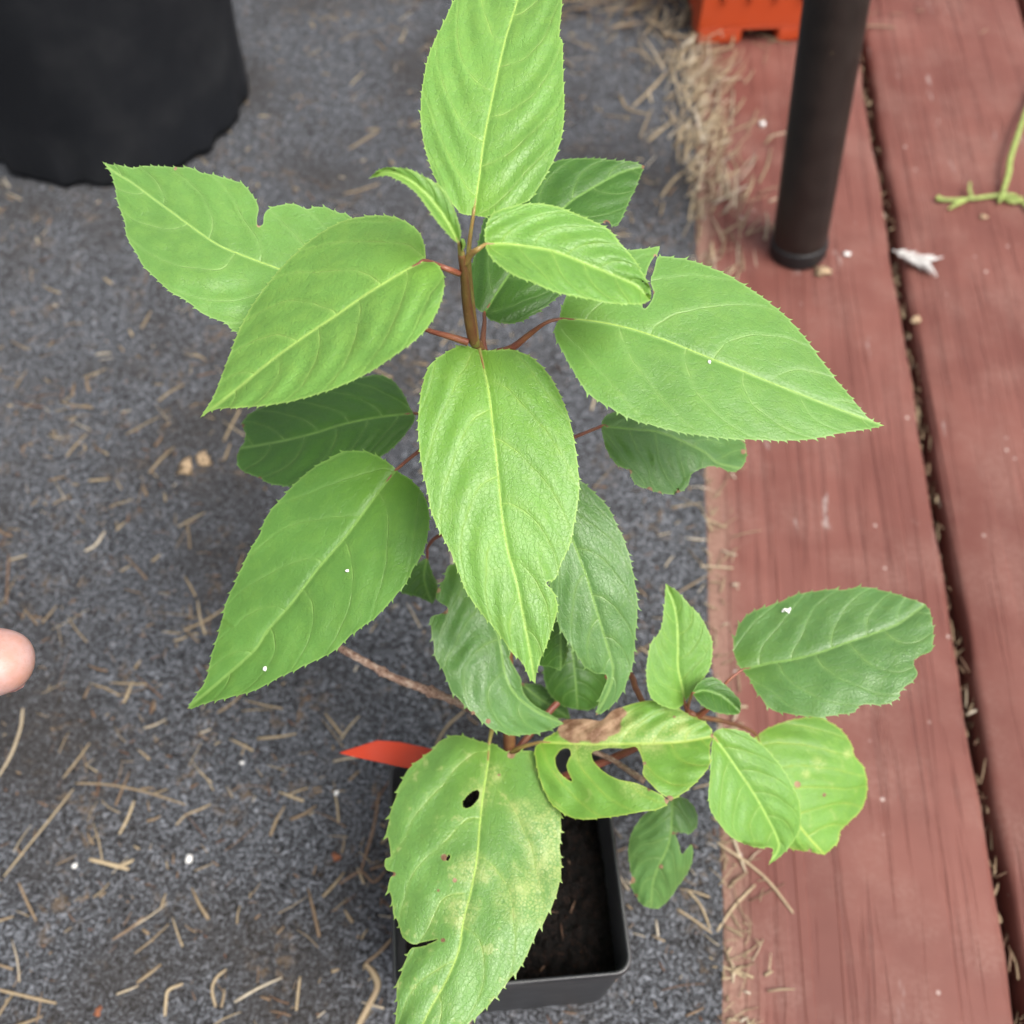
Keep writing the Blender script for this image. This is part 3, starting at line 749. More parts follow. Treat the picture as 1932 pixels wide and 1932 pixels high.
make_leaf([(1400, 1264), (1448, 1252), (1497, 1244), (1547, 1231), (1596, 1213), (1646, 1196), (1696, 1176), (1746, 1140)],
          [(1391, 1249), (1385, 1229), (1386, 1206), (1395, 1180), (1411, 1160), (1438, 1148), (1467, 1138), (1501, 1123), (1530, 1117), (1563, 1113), (1596, 1113), (1623, 1108), (1646, 1110), (1682, 1119), (1712, 1128)],
          [(1405, 1269), (1414, 1279), (1424, 1299), (1438, 1318), (1454, 1337), (1481, 1345), (1514, 1350), (1547, 1353), (1580, 1348), (1611, 1344), (1616, 1335), (1636, 1328), (1659, 1330), (1679, 1325), (1697, 1314), (1697, 1305), (1712, 1292), (1725, 1282), (1731, 1269), (1724, 1252), (1735, 1238), (1755, 1229), (1760, 1213), (1760, 1186), (1755, 1156)],
          .178, .190, GREYG, roll=-5, camber=.003, arch=.003, fold=.002, quilt=.0004, wave=.0012, seed=201, teeth=6, tsp=24, plain=[(1730, 1250, 25)], brown=[(1728, 1247, 5)],
          stalk=[(1300, 1344, .160), (1318, 1350, .160), (1345, 1325, .167), (1370, 1288, .176)], stalk_mat_=RED, stalk_r=(.0013, .0011), label='glossy dark leaf at far right with a white dropping on it')
make_leaf([(1292, 1326), (1286, 1292), (1279, 1259), (1279, 1219), (1277, 1170), (1269, 1133), (1256, 1101)],
          [(1275, 1338), (1252, 1332), (1231, 1319), (1223, 1299), (1220, 1269), (1223, 1239), (1229, 1213), (1246, 1190), (1252, 1160), (1255, 1127)],
          [(1297, 1318), (1309, 1305), (1325, 1282), (1338, 1262), (1343, 1239), (1343, 1209), (1332, 1183), (1319, 1160), (1302, 1143), (1282, 1120), (1265, 1107)],
          .170, .196, YOUNG, roll=4, camber=.002, arch=.002, fold=.004, quilt=.0004, seed=211, teeth=3.5, tsp=13,
          stalk=[(1298, 1345, .160), (1295, 1335, .166)], stalk_mat_=RED, label='bright upright leaf of the side shoot with a bent pointed tip')
make_leaf([(1306, 1308), (1332, 1303), (1365, 1315), (1397, 1343)],
          [(1315, 1292), (1332, 1280), (1348, 1279), (1368, 1292), (1385, 1309), (1396, 1322)],
          [(1322, 1328), (1342, 1340), (1368, 1347), (1390, 1348)],
          .181, .177, DARK, roll=2, fold=.003, camber=.001, quilt=.0002, seed=221, teeth=2.5, tsp=12, grid=3, rib=.0004,
          stalk=[(1297, 1338, .164), (1301, 1322, .174)], stalk_mat_=RED, stalk_r=(.0007, .0006), label='small dark leaflet at the side shoot tip')
make_leaf([(1269, 1500), (1267, 1540), (1266, 1567), (1259, 1600), (1243, 1633), (1232, 1666), (1228, 1714)],
          [(1249, 1515), (1229, 1527), (1210, 1543), (1193, 1570), (1186, 1600), (1188, 1629), (1192, 1655), (1190, 1669), (1200, 1690), (1212, 1707)],
          [(1289, 1505), (1305, 1517), (1315, 1537), (1315, 1557), (1302, 1573), (1288, 1570), (1274, 1572), (1279, 1588), (1286, 1612), (1295, 1603), (1305, 1594), (1307, 1613), (1302, 1636), (1289, 1659), (1279, 1672), (1262, 1697), (1243, 1713)],
          .128, .092, GREYG, roll=0, camber=.003, arch=.003, quilt=.0007, wave=.0022, seed=231, teeth=2.5, tsp=18, brown=[(1192, 1660, 8), (1247, 1635, 5), (1200, 1690, 5), (1270, 1572, 4)],
          stalk=[(1290, 1350, .156), (1272, 1420, .143), (1270, 1470, .134)], stalk_mat_=REDGREEN, label='chewed drooping leaf over the felt beside the pot')

# ------------------------------------------------------------------ stem, side shoot, dead twigs
stem_pts = [at(*q) for q in [(965, 1600, .078), (963, 1500, .118), (961, 1400, .150), (958, 1270, .173), (952, 1120, .200), (940, 950, .230), (925, 800, .260), (908, 670, .2855), (893, 640, .293), (882, 580, .306), (876, 520, .3195), (870, 478, .329)]]
st = tube('stem', stem_pts, [.0026, .0024, .0022, .0020, .0018, .0017, .0016, .0015, .0012, .0009], STEM, plant, n=8, sides=10)
shoot_pts = [at(*q) for q in [(963, 1490, .120), (1050, 1470, .130), (1180, 1420, .143), (1280, 1360, .156), (1298, 1344, .161)]]
tube('side_shoot', shoot_pts, [.0018, .0016, .0014, .0012], RED, plant)['label'] = 'thin red side shoot carrying the lower right leaves'
tube('side_shoot', [at(*q) for q in [(962, 1430, .143), (1080, 1300, .150), (1180, 1272, .157), (1200, 1300, .157), (1222, 1335, .155), (1280, 1365, .156)]], [.0013, .0012, .0011, .0011], RED, plant)['label'] = 'thin red shoot bowing out behind the yellowing leaf'
def knobbly(name, pts, radii, mat, parent, seed, n=14, knots=()):
    C = catmull([at(*q) for q in pts], n); r = np.interp(np.linspace(0, 1, len(C)), np.linspace(0, 1, len(radii)), radii)
    g = np.random.default_rng(seed)
    r = r * (1 + .08 * g.normal(size=len(C)))
    for k in knots: r *= 1 + .5 * np.exp(-((np.linspace(0, 1, len(C)) - k) / .025) ** 2)
    V, Fc = tube_geo(C, r, 10)
    return mesh_obj(name, V, Fc, mat, parent)
tw = knobbly('dead_twig', [(590, 1196, .168), (640, 1222, .166), (700, 1255, .164), (742, 1278, .162), (800, 1300, .160), (870, 1328, .157), (955, 1372, .153)], [.0011, .0014, .0014, .0016, .0016, .0018], DEADBARK, plant, 3, knots=(.42, .7))
tw['label'] = 'bare grey brown woody twig sticking out to the left'
tw = knobbly('dead_twig', [(1062, 1400, .142), (1140, 1426, .144), (1180, 1450, .145), (1216, 1474, .1455)], [.0007, .0010, .0011, .0013], DEADBARK, plant, 4)
tw['label'] = 'thin dry straw coloured twig seen through the chewed leaf'

# ------------------------------------------------------------------ small square pot
def plastic(name, c, rough=.4, spec=.5, dusty=.25, scale=30):
    t = NT(name); v = t.coord()
    n = t.noise(v, scale, 5, .6); f = t.noise(v, 800, 3)
    col = t.mix(t.math('MULTIPLY', t.smooth(n, .45, .75), dusty), c, tuple(min(1, x * .6 + .06) for x in c))
    return t.done(t.principled(col, t.math('MULTIPLY_ADD', n, .3, rough - .1), spec, t.bump(t.math('ADD', t.math('MULTIPLY', n, .7), t.math('MULTIPLY', f, .15)), .25, .0015)))
POTBLACK = plastic('pot_black_plastic', (.020, .021, .024), .34, .7, .5)
e1 = np.array([.9965, .083, 0]); e2 = np.array([-.083, .9965, 0])
PC = np.array([-.0030, .1045, 0])
def rsq(half, z, cr, n=5):
    pts = []
    for k, (sx, sy) in enumerate(((1, 1), (-1, 1), (-1, -1), (1, -1))):
        for j in range(n + 1):
            a = math.pi / 2 * (k + j / n)
            x = sx * (half - cr) + cr * math.cos(a); y = sy * (half - cr) + cr * math.sin(a)
            p = PC + e1 * x + e2 * y
            pts.append((p[0], p[1], z))
    return pts
def loft(loops, cap0=False, cap1=False):
    V = [p for l in loops for p in l]; m = len(loops[0]); Fc = []
    for j in range(len(loops) - 1):
        for k in range(m):
            k2 = (k + 1) % m
            Fc.append((j * m + k, j * m + k2, (j + 1) * m + k2, (j + 1) * m + k))
    if cap0: Fc.append(tuple(range(m))[::-1])
    if cap1: Fc.append(tuple((len(loops) - 1) * m + k for k in range(m)))
    return V, Fc
pot = empty('nursery_pot', (PC[0], PC[1], 0))
tag(pot, 'small square black plastic nursery pot holding the green plant', 'pot')
wl_ = mesh_obj('wall', *loft([rsq(.0415, FELT_Z, .006), rsq(.0422, FELT_Z + .003, .006), rsq(.0438, .086, .006), rsq(.0440, .0945, .006), rsq(.0431, .0945, .0055), rsq(.0410, .050, .005)], True, True), POTBLACK, pot)
rim_ = mesh_obj('rim', *loft([rsq(.0439, .0865, .006), rsq(.0448, .0867, .0065), rsq(.0450, .0950, .0065), rsq(.0448, .0962, .0065), rsq(.0442, .0966, .006), rsq(.0434, .0962, .0055), rsq(.0432, .0945, .0055)]), POTBLACK, pot)
for o in (wl_, rim_): bevel(o, .0004, 2)
def soil_mat():
    t = NT('potting_soil'); v = t.coord()
    n = t.noise(v, 260, 5, .7); m = t.noise(v, 700, 4)
    c = t.ramp(n, (.38, (.0015, .0011, .001)), (.52, (.0045, .003, .0026)), (.66, (.020, .010, .007)))
    c = t.mix(t.math('MULTIPLY', t.smooth(m, .6, .7), .6), c, (.07, .03, .015))
    return t.done(t.principled(c, .85, .25, t.bump(n, 1.0, .004)))
SOIL = soil_mat()
def soil():
    n = 90; V, Fc = [], []
    P = np.array([((i / n - .5) * .0834, (j / n - .5) * .0834) for j in range(n + 1) for i in range(n + 1)])
    g = rng.normal(size=len(P)) * .0009
    nz = smooth_noise(P * 1000, .35, 3) * .0030 + smooth_noise(P * 1000, .9, 4) * .0022 + smooth_noise(P * 1000, 1.7, 5) * .0014
    for (x, y), a, b in zip(P, g, nz):
        p = PC + e1 * x + e2 * y
        V.append((p[0], p[1], .0670 + a + b))
    for j in range(n):
        for i in range(n):
            a = j * (n + 1) + i; Fc.append((a, a + 1, a + n + 2, a + n + 1))
    return V, Fc
so = mesh_obj('soil', *soil(), SOIL, pot); so['label'] = 'dark crumbly potting soil inside the small square pot'

# ------------------------------------------------------------------ litter pieces
def straw_mat():
    t = NT('dry_straw'); v = t.coord(); a = t.attr('tint')
    c = t.ramp(a, (0, (.09, .045, .028)), (.2, (.17, .105, .065)), (.5, (.27, .205, .125)), (.8, (.40, .32, .20)), (1, (.52, .46, .36)))
    n = t.noise(t.mapping(v, (1, 1, 1)), 500, 3)
    c = t.mix(t.math('MULTIPLY', t.smooth(n, .4, .7), .35), c, (.20, .13, .08))
    return t.done(t.principled(c, .6, .35, t.bump(n, .4, .0004)))
STRAW = straw_mat()
def straw_geo(pts, w, seed=0):
    r = np.random.default_rng(seed)
    C = catmull(np.asarray(pts, float), 5)
    rad = .5 * w * np.r_[.75, 1, .9, 1.05, .95, .65]
    return tube_geo(C, rad, 6, flat=.35)
def ground_z(x, y):
    q = (np.array([x, y, 0]) - fe_b) @ fperp
    return FELT_Z + .0012 * math.sin(x * 31 + 1.3) * math.sin(y * 27) if q < 0 else .0008
def straw_px(pts, w, tint, label, lift=.0008):
    P3 = []
    for x, y in pts:
        p = at(x, y, .003); z = ground_z(p[0], p[1]) + lift
        P3.append(at(x, y, z))
    V, Fc = straw_geo(P3, w)
    o = mesh_obj('straw', V, Fc, STRAW, attrs=dict(tint=[tint] * len(V)))
    return tag(o, label, 'straw', 'larger dry straw pieces on the felt and the deck edge')
S = [([(142, 1478), (200, 1480), (270, 1493), (350, 1518)], .0010, .5, 'long bent straw lying crosswise on the felt left of the pot'),
     ([(7, 1654), (50, 1600), (100, 1538), (139, 1488)], .0010, .75, 'long pale straw running diagonally at the left edge of the felt'),
     ([(43, 1336), (38, 1375), (20, 1425), (-6, 1470)], .0016, .85, 'broad pale curved straw cut by the left picture edge below the thumb'),
     ([(169, 1402), (145, 1435), (119, 1468)], .0011, .6, 'short grey straw just above the long crosswise straw'),
     ([(168, 1621), (205, 1630), (243, 1640)], .0020, .8, 'thick yellow straw chip, lower of the crossed pair'),
     ([(222, 1634), (236, 1630), (252, 1622)], .0016, .8, 'short yellow straw chip laid against the thick chip'),
     ([(253, 1511), (240, 1545), (225, 1574)], .0015, .8, 'stubby pale straw under the end of the crosswise straw'),
     ([(332, 1557), (350, 1538), (375, 1528), (398, 1517)], .0011, .6, 'curved straw right of the stubby pale one'),
     ([(271, 1730), (245, 1752), (212, 1773)], .0012, .3, 'orange brown straw in the lower left of the felt'),
     ([(-8, 1866), (50, 1880), (106, 1893)], .0014, .6, 'straw reaching in from the left picture edge near the bottom'),
     ([(311, 1917), (313, 1890), (318, 1868), (345, 1856)], .0015, .8, 'hooked pale straw at the bottom of the felt'),
     ([(407, 1900), (400, 1868), (408, 1845), (427, 1829)], .0014, .7, 'curved straw right of the hooked one at the bottom'),
     ([(559, 1907), (562, 1875), (566, 1842)], .0013, .7, 'upright straw near the bottom left of the pot'),
     ([(672, 1940), (694, 1900), (712, 1861), (704, 1835), (688, 1818)], .0030, .6, 'thick tan split root lying beside the pot at the bottom'),
     ([(688, 1818), (715, 1797), (742, 1768)], .0014, .35, 'brown root running to the left wall of the pot'),
     ([(715, 1495), (705, 1560), (680, 1645)], .0014, .2, 'thin brown root in the shade left of the big bottom leaf'),
     ([(640, 1668), (680, 1645), (705, 1664), (728, 1642)], .0012, .2, 'forked brown root in the shade left of the pot'),
     ([(35, 1665), (50, 1700), (68, 1737)], .0012, .4, 'brown straw crossing the long diagonal straw'),
     ([(659, 281), (690, 262), (717, 244)], .0016, .55, 'tan straw right of the far left leaf near the top'),
     ([(649, 366), (680, 358), (716, 346)], .0015, .5, 'tan straw below the other one between the upper leaves'),
     ([(1352, 1589), (1413, 1630), (1454, 1667), (1497, 1723)], .0013, .75, 'long curved straw lying out over the red deck board'),
     ([(1383, 1576), (1394, 1610), (1407, 1645)], .0014, .9, 'pale straw crossing the long one at the deck edge'),
     ([(1353, 1757), (1385, 1710), (1425, 1669)], .0013, .8, 'straight straw leaning along the deck edge at lower right'),
     ([(1295, 1677), (1322, 1708), (1340, 1752)], .0011, .7, 'curved straw on the felt right of the pot'),
     ([(1278, 1715), (1310, 1736), (1343, 1760)], .0012, .6, 'tan straw on the felt meeting the curved one'),
     ([(1369, 1799), (1384, 1825), (1383, 1855)], .0012, .9, 'short white straw at the deck edge near the bottom'),
     ([(1322, 1068), (1350, 1069), (1384, 1072)], .0012, .85, 'pale straw laid across the felt edge beside the deck'),
     ([(1277, 222), (1250, 243), (1222, 267)], .0024, .7, 'broad straw on the felt left of the straw heap'),
     ([(1194, 201), (1225, 172), (1257, 136)], .0022, .65, 'broad straw above the other one near the crate'),
     ([(1170, 180), (1185, 205), (1225, 216)], .0020, .55, 'bent straw on the felt below the crate'),
     ([(1248, 371), (1266, 345), (1288, 325)], .0020, .65, 'straw on the felt just right of the dark back leaf'),
     ([(1334, 343), (1365, 334), (1398, 321)], .0020, .75, 'straw pointing out over the deck beside the heap'),
     ([(821, 1407), (844, 1370), (877, 1341)], .0013, .55, 'tan straw between the orange label and the crumpled leaf'),
     ([(422, 832), (438, 800), (454, 771)], .0014, .6, 'short straw on the felt beside the dark shaded leaf'),
     ([(346, 1190), (385, 1172), (424, 1148)], .0014, .55, 'straw at the margin of the lower left leaf'),
     ([(410, 1345), (440, 1325), (462, 1302)], .0012, .45, 'thin split straw below the tip of the lower left leaf'),
     ([(12, 1140), (14, 1090), (17, 1045)], .0013, .15, 'dark brown upright stalk near the left edge above the thumb'),
     ([(160, 1040), (180, 1028), (198, 1002)], .0016, .95, 'whitish straw on the felt above and right of the thumb')]
for a in S: straw_px(*a)

def litter(name, n, region, seed, label, wmul=1.0, lmul=1.0, tint=None, pile=0.0, orient=None):
    r = random.Random(seed); parts = []; tints = []
    while len(parts) < n:
        x, y = region(r)
        z = ground_z(x, y) + .0006 + (r.random() ** 2) * pile
        L = r.choice((.004, .006, .008, .012, .018)) * r.uniform(.7, 1.3) * lmul
        a = r.uniform(0, math.pi) if orient is None else r.gauss(*orient)
        b = a + r.gauss(0, .13)
        p0 = np.array([x, y, z]); p1 = p0 + L / 2 * np.array([math.cos(a), math.sin(a), r.uniform(-.05, .2) * (pile > 0)]); p2 = p1 + L / 2 * np.array([math.cos(b), math.sin(b), r.uniform(-.2, .1) * (pile > 0)])
        p1[2] = max(p1[2], ground_z(p1[0], p1[1]) + .0005); p2[2] = max(p2[2], ground_z(p2[0], p2[1]) + .0004)
        C = np.array([p0, p1, p2]); w = (.00022 + .0006 * r.random() ** 2) * wmul
        V, Fc = tube_geo(catmull(C, 2), [w, w, w * .6], 4, flat=.35)
        parts.append((V, Fc)); tints += [min(1, max(0, r.gauss(.5, .27) if tint is None else r.gauss(*tint)))] * len(V)
    V, Fc = merge(parts)
    o = mesh_obj(name, V, Fc, STRAW, attrs=dict(tint=tints))
    return tag(o, label, None, kind='stuff')
edge_x = lambda y: fe_b[0] + fdir[0] * (y - fe_b[1]) / fdir[1]
def clumpy(r):
    while True:
        y = r.uniform(-.05, 1.25); x = edge_x(y) - r.random() * (.28 + .75 * max(y, .2))
        if math.sin(x * 23 + 2) * math.sin(y * 19 + .6) + .5 * math.sin(x * 57 + y * 41) > r.uniform(-1.5, 1.0): return x, y
litter('straw_litter', 2300, clumpy, 5, 'fine straw bits and crumbs scattered all over the grey felt')
litter('crumb_litter', 3000, clumpy, 15, 'tiny brown bark crumbs scattered on the felt', .8, .32, (.2, .2))
litter('straw_litter', 480, lambda r: (lambda y: (edge_x(y) + abs(r.gauss(0, .009)) - .002, y))(r.uniform(-.05, .9)), 6, 'straw crumbs gathered along the edge between felt and deck', 1.0, .9, (.65, .2), .002)
hp = at(1318, 210, 0)
litter('straw_heap', 480, lambda r: (hp[0] + r.gauss(0, .015) - .002, hp[1] + r.gauss(0, .085)), 8, 'heap of tan straw at the felt edge in front of the crate', 1.2, 2.2, (.72, .2), .012, (1.1, .4))
hp2 = at(1200, 40, 0)
litter('straw_heap', 700, lambda r: (hp2[0] + r.gauss(0, .09), hp2[1] + .05 + r.gauss(0, .05)), 9, 'loose dusty straw on the felt left of the crate', 1.5, 2.4, (.42, .2), .010, (.3, .7))
def gapfill(r):
    al = r.uniform(-.25, 1.3); p = ga_b + dirv * al + perp * r.gauss(0, .0026)
    return p[0], p[1]
def gap_litter():
    r = random.Random(12); parts = []; tints = []
    for i in range(700):
        x, y = gapfill(r); z = r.uniform(-.017, -.005)
        a = math.atan2(dirv[1], dirv[0]) + r.gauss(0, .5); L = r.uniform(.003, .014)
        p0 = np.array([x, y, z]); p1 = p0 + L * np.array([math.cos(a), math.sin(a), r.gauss(0, .15)])
        w = r.uniform(.0003, .0008)
        V, Fc = tube_geo(catmull(np.array([p0, (p0 + p1) / 2 + [0, 0, .0005], p1]), 2), [w, w, w * .6], 4, flat=.6)
        parts.append((V, Fc)); tints += [min(1, max(0, r.gauss(.42, .28)))] * len(V)
    V, Fc = merge(parts)
    tag(mesh_obj('gap_litter', V, Fc, STRAW, attrs=dict(tint=tints)), 'dead straw and dirt caught in the gap between the deck boards', None, kind='stuff')
gap_litter()
# dirt lying in the gap
gp = []
for j in range(160):
    al = -.4 + 2.2 * j / 159; b = ga_b + dirv * al
    for k, off in enumerate((-.006, -.002, .002, .006)):
        p = b + perp * off; gp.append((p[0], p[1], -.020 + .002 * math.sin(al * 130 + k) + .0015 * math.sin(al * 310 + 2 * k)))
tag(mesh_obj('gap_dirt', gp, [(j * 4 + k, j * 4 + k + 1, j * 4 + k + 5, j * 4 + k + 4) for j in range(159) for k in range(3)], SOIL), 'dark dirt at the bottom of the board gap', None, kind='stuff')

# ------------------------------------------------------------------ beads, pebbles, crumbs
def lump(name, p, r, mat, label, cat, group=None, sq=.75, seed=0, lift=None, jag=.16):
    import bmesh
    bm = bmesh.new(); bmesh.ops.create_icosphere(bm, subdivisions=2, radius=1)
    g = random.Random(seed)
    ph = [g.uniform(0, 6) for _ in range(6)]
    for v in bm.verts:
        c = v.co; k = 1 + jag * math.sin(3 * c.x + ph[0]) * math.sin(3 * c.y + ph[1]) + jag * .7 * math.sin(5 * c.z + ph[2] + 4 * c.x) + (jag - .16) * math.sin(7 * c.y + ph[3] + 3 * c.x)
        v.co = Vector((c.x * k * r * 1.15, c.y * k * r * .9, c.z * k * r * sq))
    me = bpy.data.meshes.new(name); bm.to_mesh(me); bm.free()
    me.polygons.foreach_set('use_smooth', [True] * len(me.polygons)); me.materials.append(mat)
    o = bpy.data.objects.new(name, me); COL.objects.link(o)
    o.location = (p[0], p[1], p[2] + (r * sq * .8 if lift is None else lift)); o.rotation_euler = (0, 0, g.uniform(0, 6))
    return tag(o, label, cat, group)
WHITE = simple_mat('white_perlite', (.75, .74, .71), .7, .3, .1, 900)
TAN = simple_mat('tan_crumb', (.33, .24, .15), .8, .2, .5, 500)
RUST = simple_mat('rust_crumb', (.22, .085, .045), .8, .2, .25, 500)
def on_ground(x, y):
    p = at(x, y, .002); return at(x, y, ground_z(p[0], p[1]))
for i, (x, y, r, m, lab, cat) in enumerate([
        (358, 1622, .0021, WHITE, 'largest white bead on the felt at lower left', 'bead'),
        (142, 1634, .0012, WHITE, 'small white bead just right of the long diagonal straw', 'bead'),
        (635, 1497, .0013, WHITE, 'white bead on the shaded felt left of the big bottom leaf', 'bead'),
        (457, 1440, .0010, WHITE, 'tiny white bead on the felt below the lower left leaf', 'bead'),
        (1438, 237, .0024, WHITE, 'round white bead on the deck left of the metal leg', 'bead'),
        (1551, 513, .0052, TAN, 'tan crumb at the foot of the metal leg', 'crumb'),
        (1598, 480, .0024, WHITE, 'pale speck on the deck right of the metal leg foot', 'crumb'),
        (1854, 410, .0026, TAN, 'pale crumb on the deck below the green sprig', 'crumb'),
        (1492, 326, .0022, RUST, 'dark crumb on the deck between felt and metal leg', 'crumb'),
        (634, 1617, .0021, RUST, 'orange crumb on the felt left of the big bottom leaf', 'crumb'),
        (186, 1908, .0016, RUST, 'orange crumb at the bottom left of the felt', 'crumb'),
        (352, 882, .0046, TAN, 'pale flaky crumb on the felt left of the dark leaf, left of the pair', 'crumb'),
        (384, 868, .0042, TAN, 'pale flaky crumb on the felt left of the dark leaf, right of the pair', 'crumb'),
        (1727, 605, .0030, TAN, 'tan crumb lodged in the gap between the deck boards', 'crumb')]):
    p = on_ground(x, y)
    lump('bead' if cat == 'bead' else 'crumb', p, r, m, lab, cat, None, .8 if cat == 'bead' else .3, i, None, .16 if cat == 'bead' else .42)

# fibres and crumbs in the potting soil
def soil_bits():
    r = random.Random(31); parts = []; tints = []
    for i in range(34):
        x, y = r.uniform(-.040, .040), r.uniform(-.040, .040); a = r.uniform(0, 6.3); L = r.uniform(.002, .009)
        p = PC + e1 * x + e2 * y + np.array([0, 0, .067 + r.uniform(.0005, .0035)])
        d_ = np.array([math.cos(a), math.sin(a), r.uniform(-.25, .25)]) * L
        w = r.uniform(.00015, .0004)
        V, Fc = tube_geo(catmull(np.array([p, p + d_ * .5 + [0, 0, .0006], p + d_]), 2), [w, w, w * .5], 4, flat=.6)
        parts.append((V, Fc)); tints += [min(1, abs(r.gauss(0, .06)))] * len(V)
    V, Fc = merge(parts)
    o = mesh_obj('soil_fibres', V, Fc, STRAW, pot, attrs=dict(tint=tints)); o['kind'] = 'stuff'
soil_bits()

# ------------------------------------------------------------------ orange plant label
LAB = plastic('orange_label_plastic', (.36, .032, .011), .32, .5, .12, 60)
la, lb_, lc = at(641, 1421, .127), at(755, 1401, .1235), at(771, 1450, .113)
n0 = np.cross(lc - la, lb_ - la); n0 /= np.linalg.norm(n0)
if n0[2] < 0: n0 = -n0
def on_label(x, y):
    r = rays((x, y))[0]; return CP + r * (((la - CP) @ n0) / (r @ n0))
lp = [on_label(x, y) for x, y in [(641, 1421), (712, 1398), (755, 1401), (800, 1411), (825, 1417), (848, 1424), (835, 1472), (812, 1465), (771, 1450), (715, 1438), (668, 1428)]]
tip_ = at(850, 1502, .064)
lp = lp[:6] + [lp[5] * .5 + tip_ * .5, tip_, lp[6] * .5 + tip_ * .5] + lp[6:]
top = lp; bot = [p - n0 * .0006 for p in lp]; m_ = len(lp)
o = mesh_obj('plant_label', top + bot, [tuple(range(m_)), tuple(range(2 * m_ - 1, m_ - 1, -1))] + [(i, i + m_, (i + 1) % m_ + m_, (i + 1) % m_) for i in range(m_)], LAB, smooth=False)
tag(o, 'pointed orange red plastic plant label stuck in the small pot', 'label')

# ------------------------------------------------------------------ big round black pot
BP = np.array([-.315, .717]); BR = .103
BIGPOT = plastic('big_pot_black', (.006, .0072, .0100), .6, .35, .18, 14)
def bigpot():
    n = 96; loops = []
    prof = [(.085, .006), (.097, .004), (.1035, .006), (.1045, .012), (.1042, .022), (.105, .05), (.1085, .10), (.1125, .16), (.117, .225), (.121, .226), (.1225, .232), (.1225, .246), (.120, .249), (.1165, .246), (.112, .20)]
    for r_, z in prof:
        l = []
        for k in range(n):
            a = 2 * math.pi * k / n
            wr = max(0, 1 - z / .035)
            rr = r_ + wr * (.0022 * math.sin(a * 17) + .0014 * math.sin(a * 29 + 1)) + .0012 * math.sin(a * 5 + z * 20)
            l.append((BP[0] + rr * math.cos(a), BP[1] + rr * math.sin(a), z + wr * .0012 * math.sin(a * 23)))
        loops.append(l)
    return loft(loops, True, False)
bp = empty('round_pot', (BP[0], BP[1], 0)); tag(bp, 'large round black plant pot standing on the felt at top left', 'pot')
mesh_obj('wall', *bigpot(), BIGPOT, bp)
sv = [(BP[0], BP[1], .212)]; ns = 48
for j in range(1, 9):
    for k in range(ns):
        a = 2 * math.pi * k / ns; r_ = .1145 * j / 8
        sv.append((BP[0] + r_ * math.cos(a), BP[1] + r_ * math.sin(a), .21 + rng.normal() * .0025))
sf = [(0, 1 + k, 1 + (k + 1) % ns) for k in range(ns)] + [(1 + j * ns + k, 1 + (j + 1) * ns + k, 1 + (j + 1) * ns + (k + 1) % ns, 1 + j * ns + (k + 1) % ns) for j in range(7) for k in range(ns)]
mesh_obj('soil', sv, sf, SOIL, bp)

# ------------------------------------------------------------------ orange crate
CRATE = plastic('orange_crate_plastic', (.46, .060, .014), .42, .45, .12, 40)
c0 = at(1312, 89, 0); c1 = at(1508, 81, 0)
ce1 = c1 - c0; ce1 /= np.linalg.norm(ce1); ce2 = np.array([-ce1[1], ce1[0], 0])
CW, CD, CHt = .106, .15, .13
crate = empty('plastic_crate', tuple(c0)); tag(crate, 'small ribbed orange plastic crate on the deck behind the metal leg', 'crate')
def cbox(x0, x1, y0, y1, z0, z1, taper=0):
    V, Fc = box_geo(x0, x1, y0, y1, z0, z1)
    return [tuple(c0 + ce1 * x + ce2 * y + np.array([0, 0, z])) for x, y, z in V], Fc
Zb = .0135
zf = .001
T_ = .003
wall_parts = [('wall', cbox(0, CW, 0, T_, Zb + .003, CHt)), ('wall', cbox(0, CW, CD - T_, CD, Zb + .003, CHt)), ('wall', cbox(0, T_, T_, CD - T_, Zb + .003, CHt)), ('wall', cbox(CW - T_, CW, T_, CD - T_, Zb + .003, CHt)), ('floor', cbox(0, CW, 0, CD, Zb, Zb + .0029))]
for nm, gq in wall_parts: bevel(mesh_obj(nm, *gq, CRATE, crate, False), .0012)
for y0, y1 in ((.0003, .03), (CD - .03, CD - .0003)):
    for x0, x1 in ((.0003, .038), (CW - .038, CW - .0003)):
        bevel(mesh_obj('foot', *cbox(x0, x1, y0, y1, zf, Zb + .001), CRATE, crate, False), .003, 3)
for k in range(4):
    x = .0155 + k * .0215
    bevel(mesh_obj('rib', *cbox(x, x + .0048, -.0030, .0004, .040, CHt - .012), CRATE, crate, False), .0015, 3)
for k in range(6):
    y = .014 + k * .0215
    for xx in ((-.0042, .0004), (CW - .0004, CW + .0042)):
        bevel(mesh_obj('rib', *cbox(xx[0], xx[1], y, y + .0048, .040, CHt - .012), CRATE, crate, False), .0015, 3)
for gq in (cbox(-.005, CW + .005, -.005, -.0002, CHt - .011, CHt + .001), cbox(-.005, CW + .005, CD + .0002, CD + .005, CHt - .011, CHt + .001), cbox(-.005, -.0002, -.0001, CD + .0001, CHt - .011, CHt + .001), cbox(CW + .0002, CW + .005, -.0001, CD + .0001, CHt - .011, CHt + .001)):
    bevel(mesh_obj('rim', *gq, CRATE, crate, False), .0015)

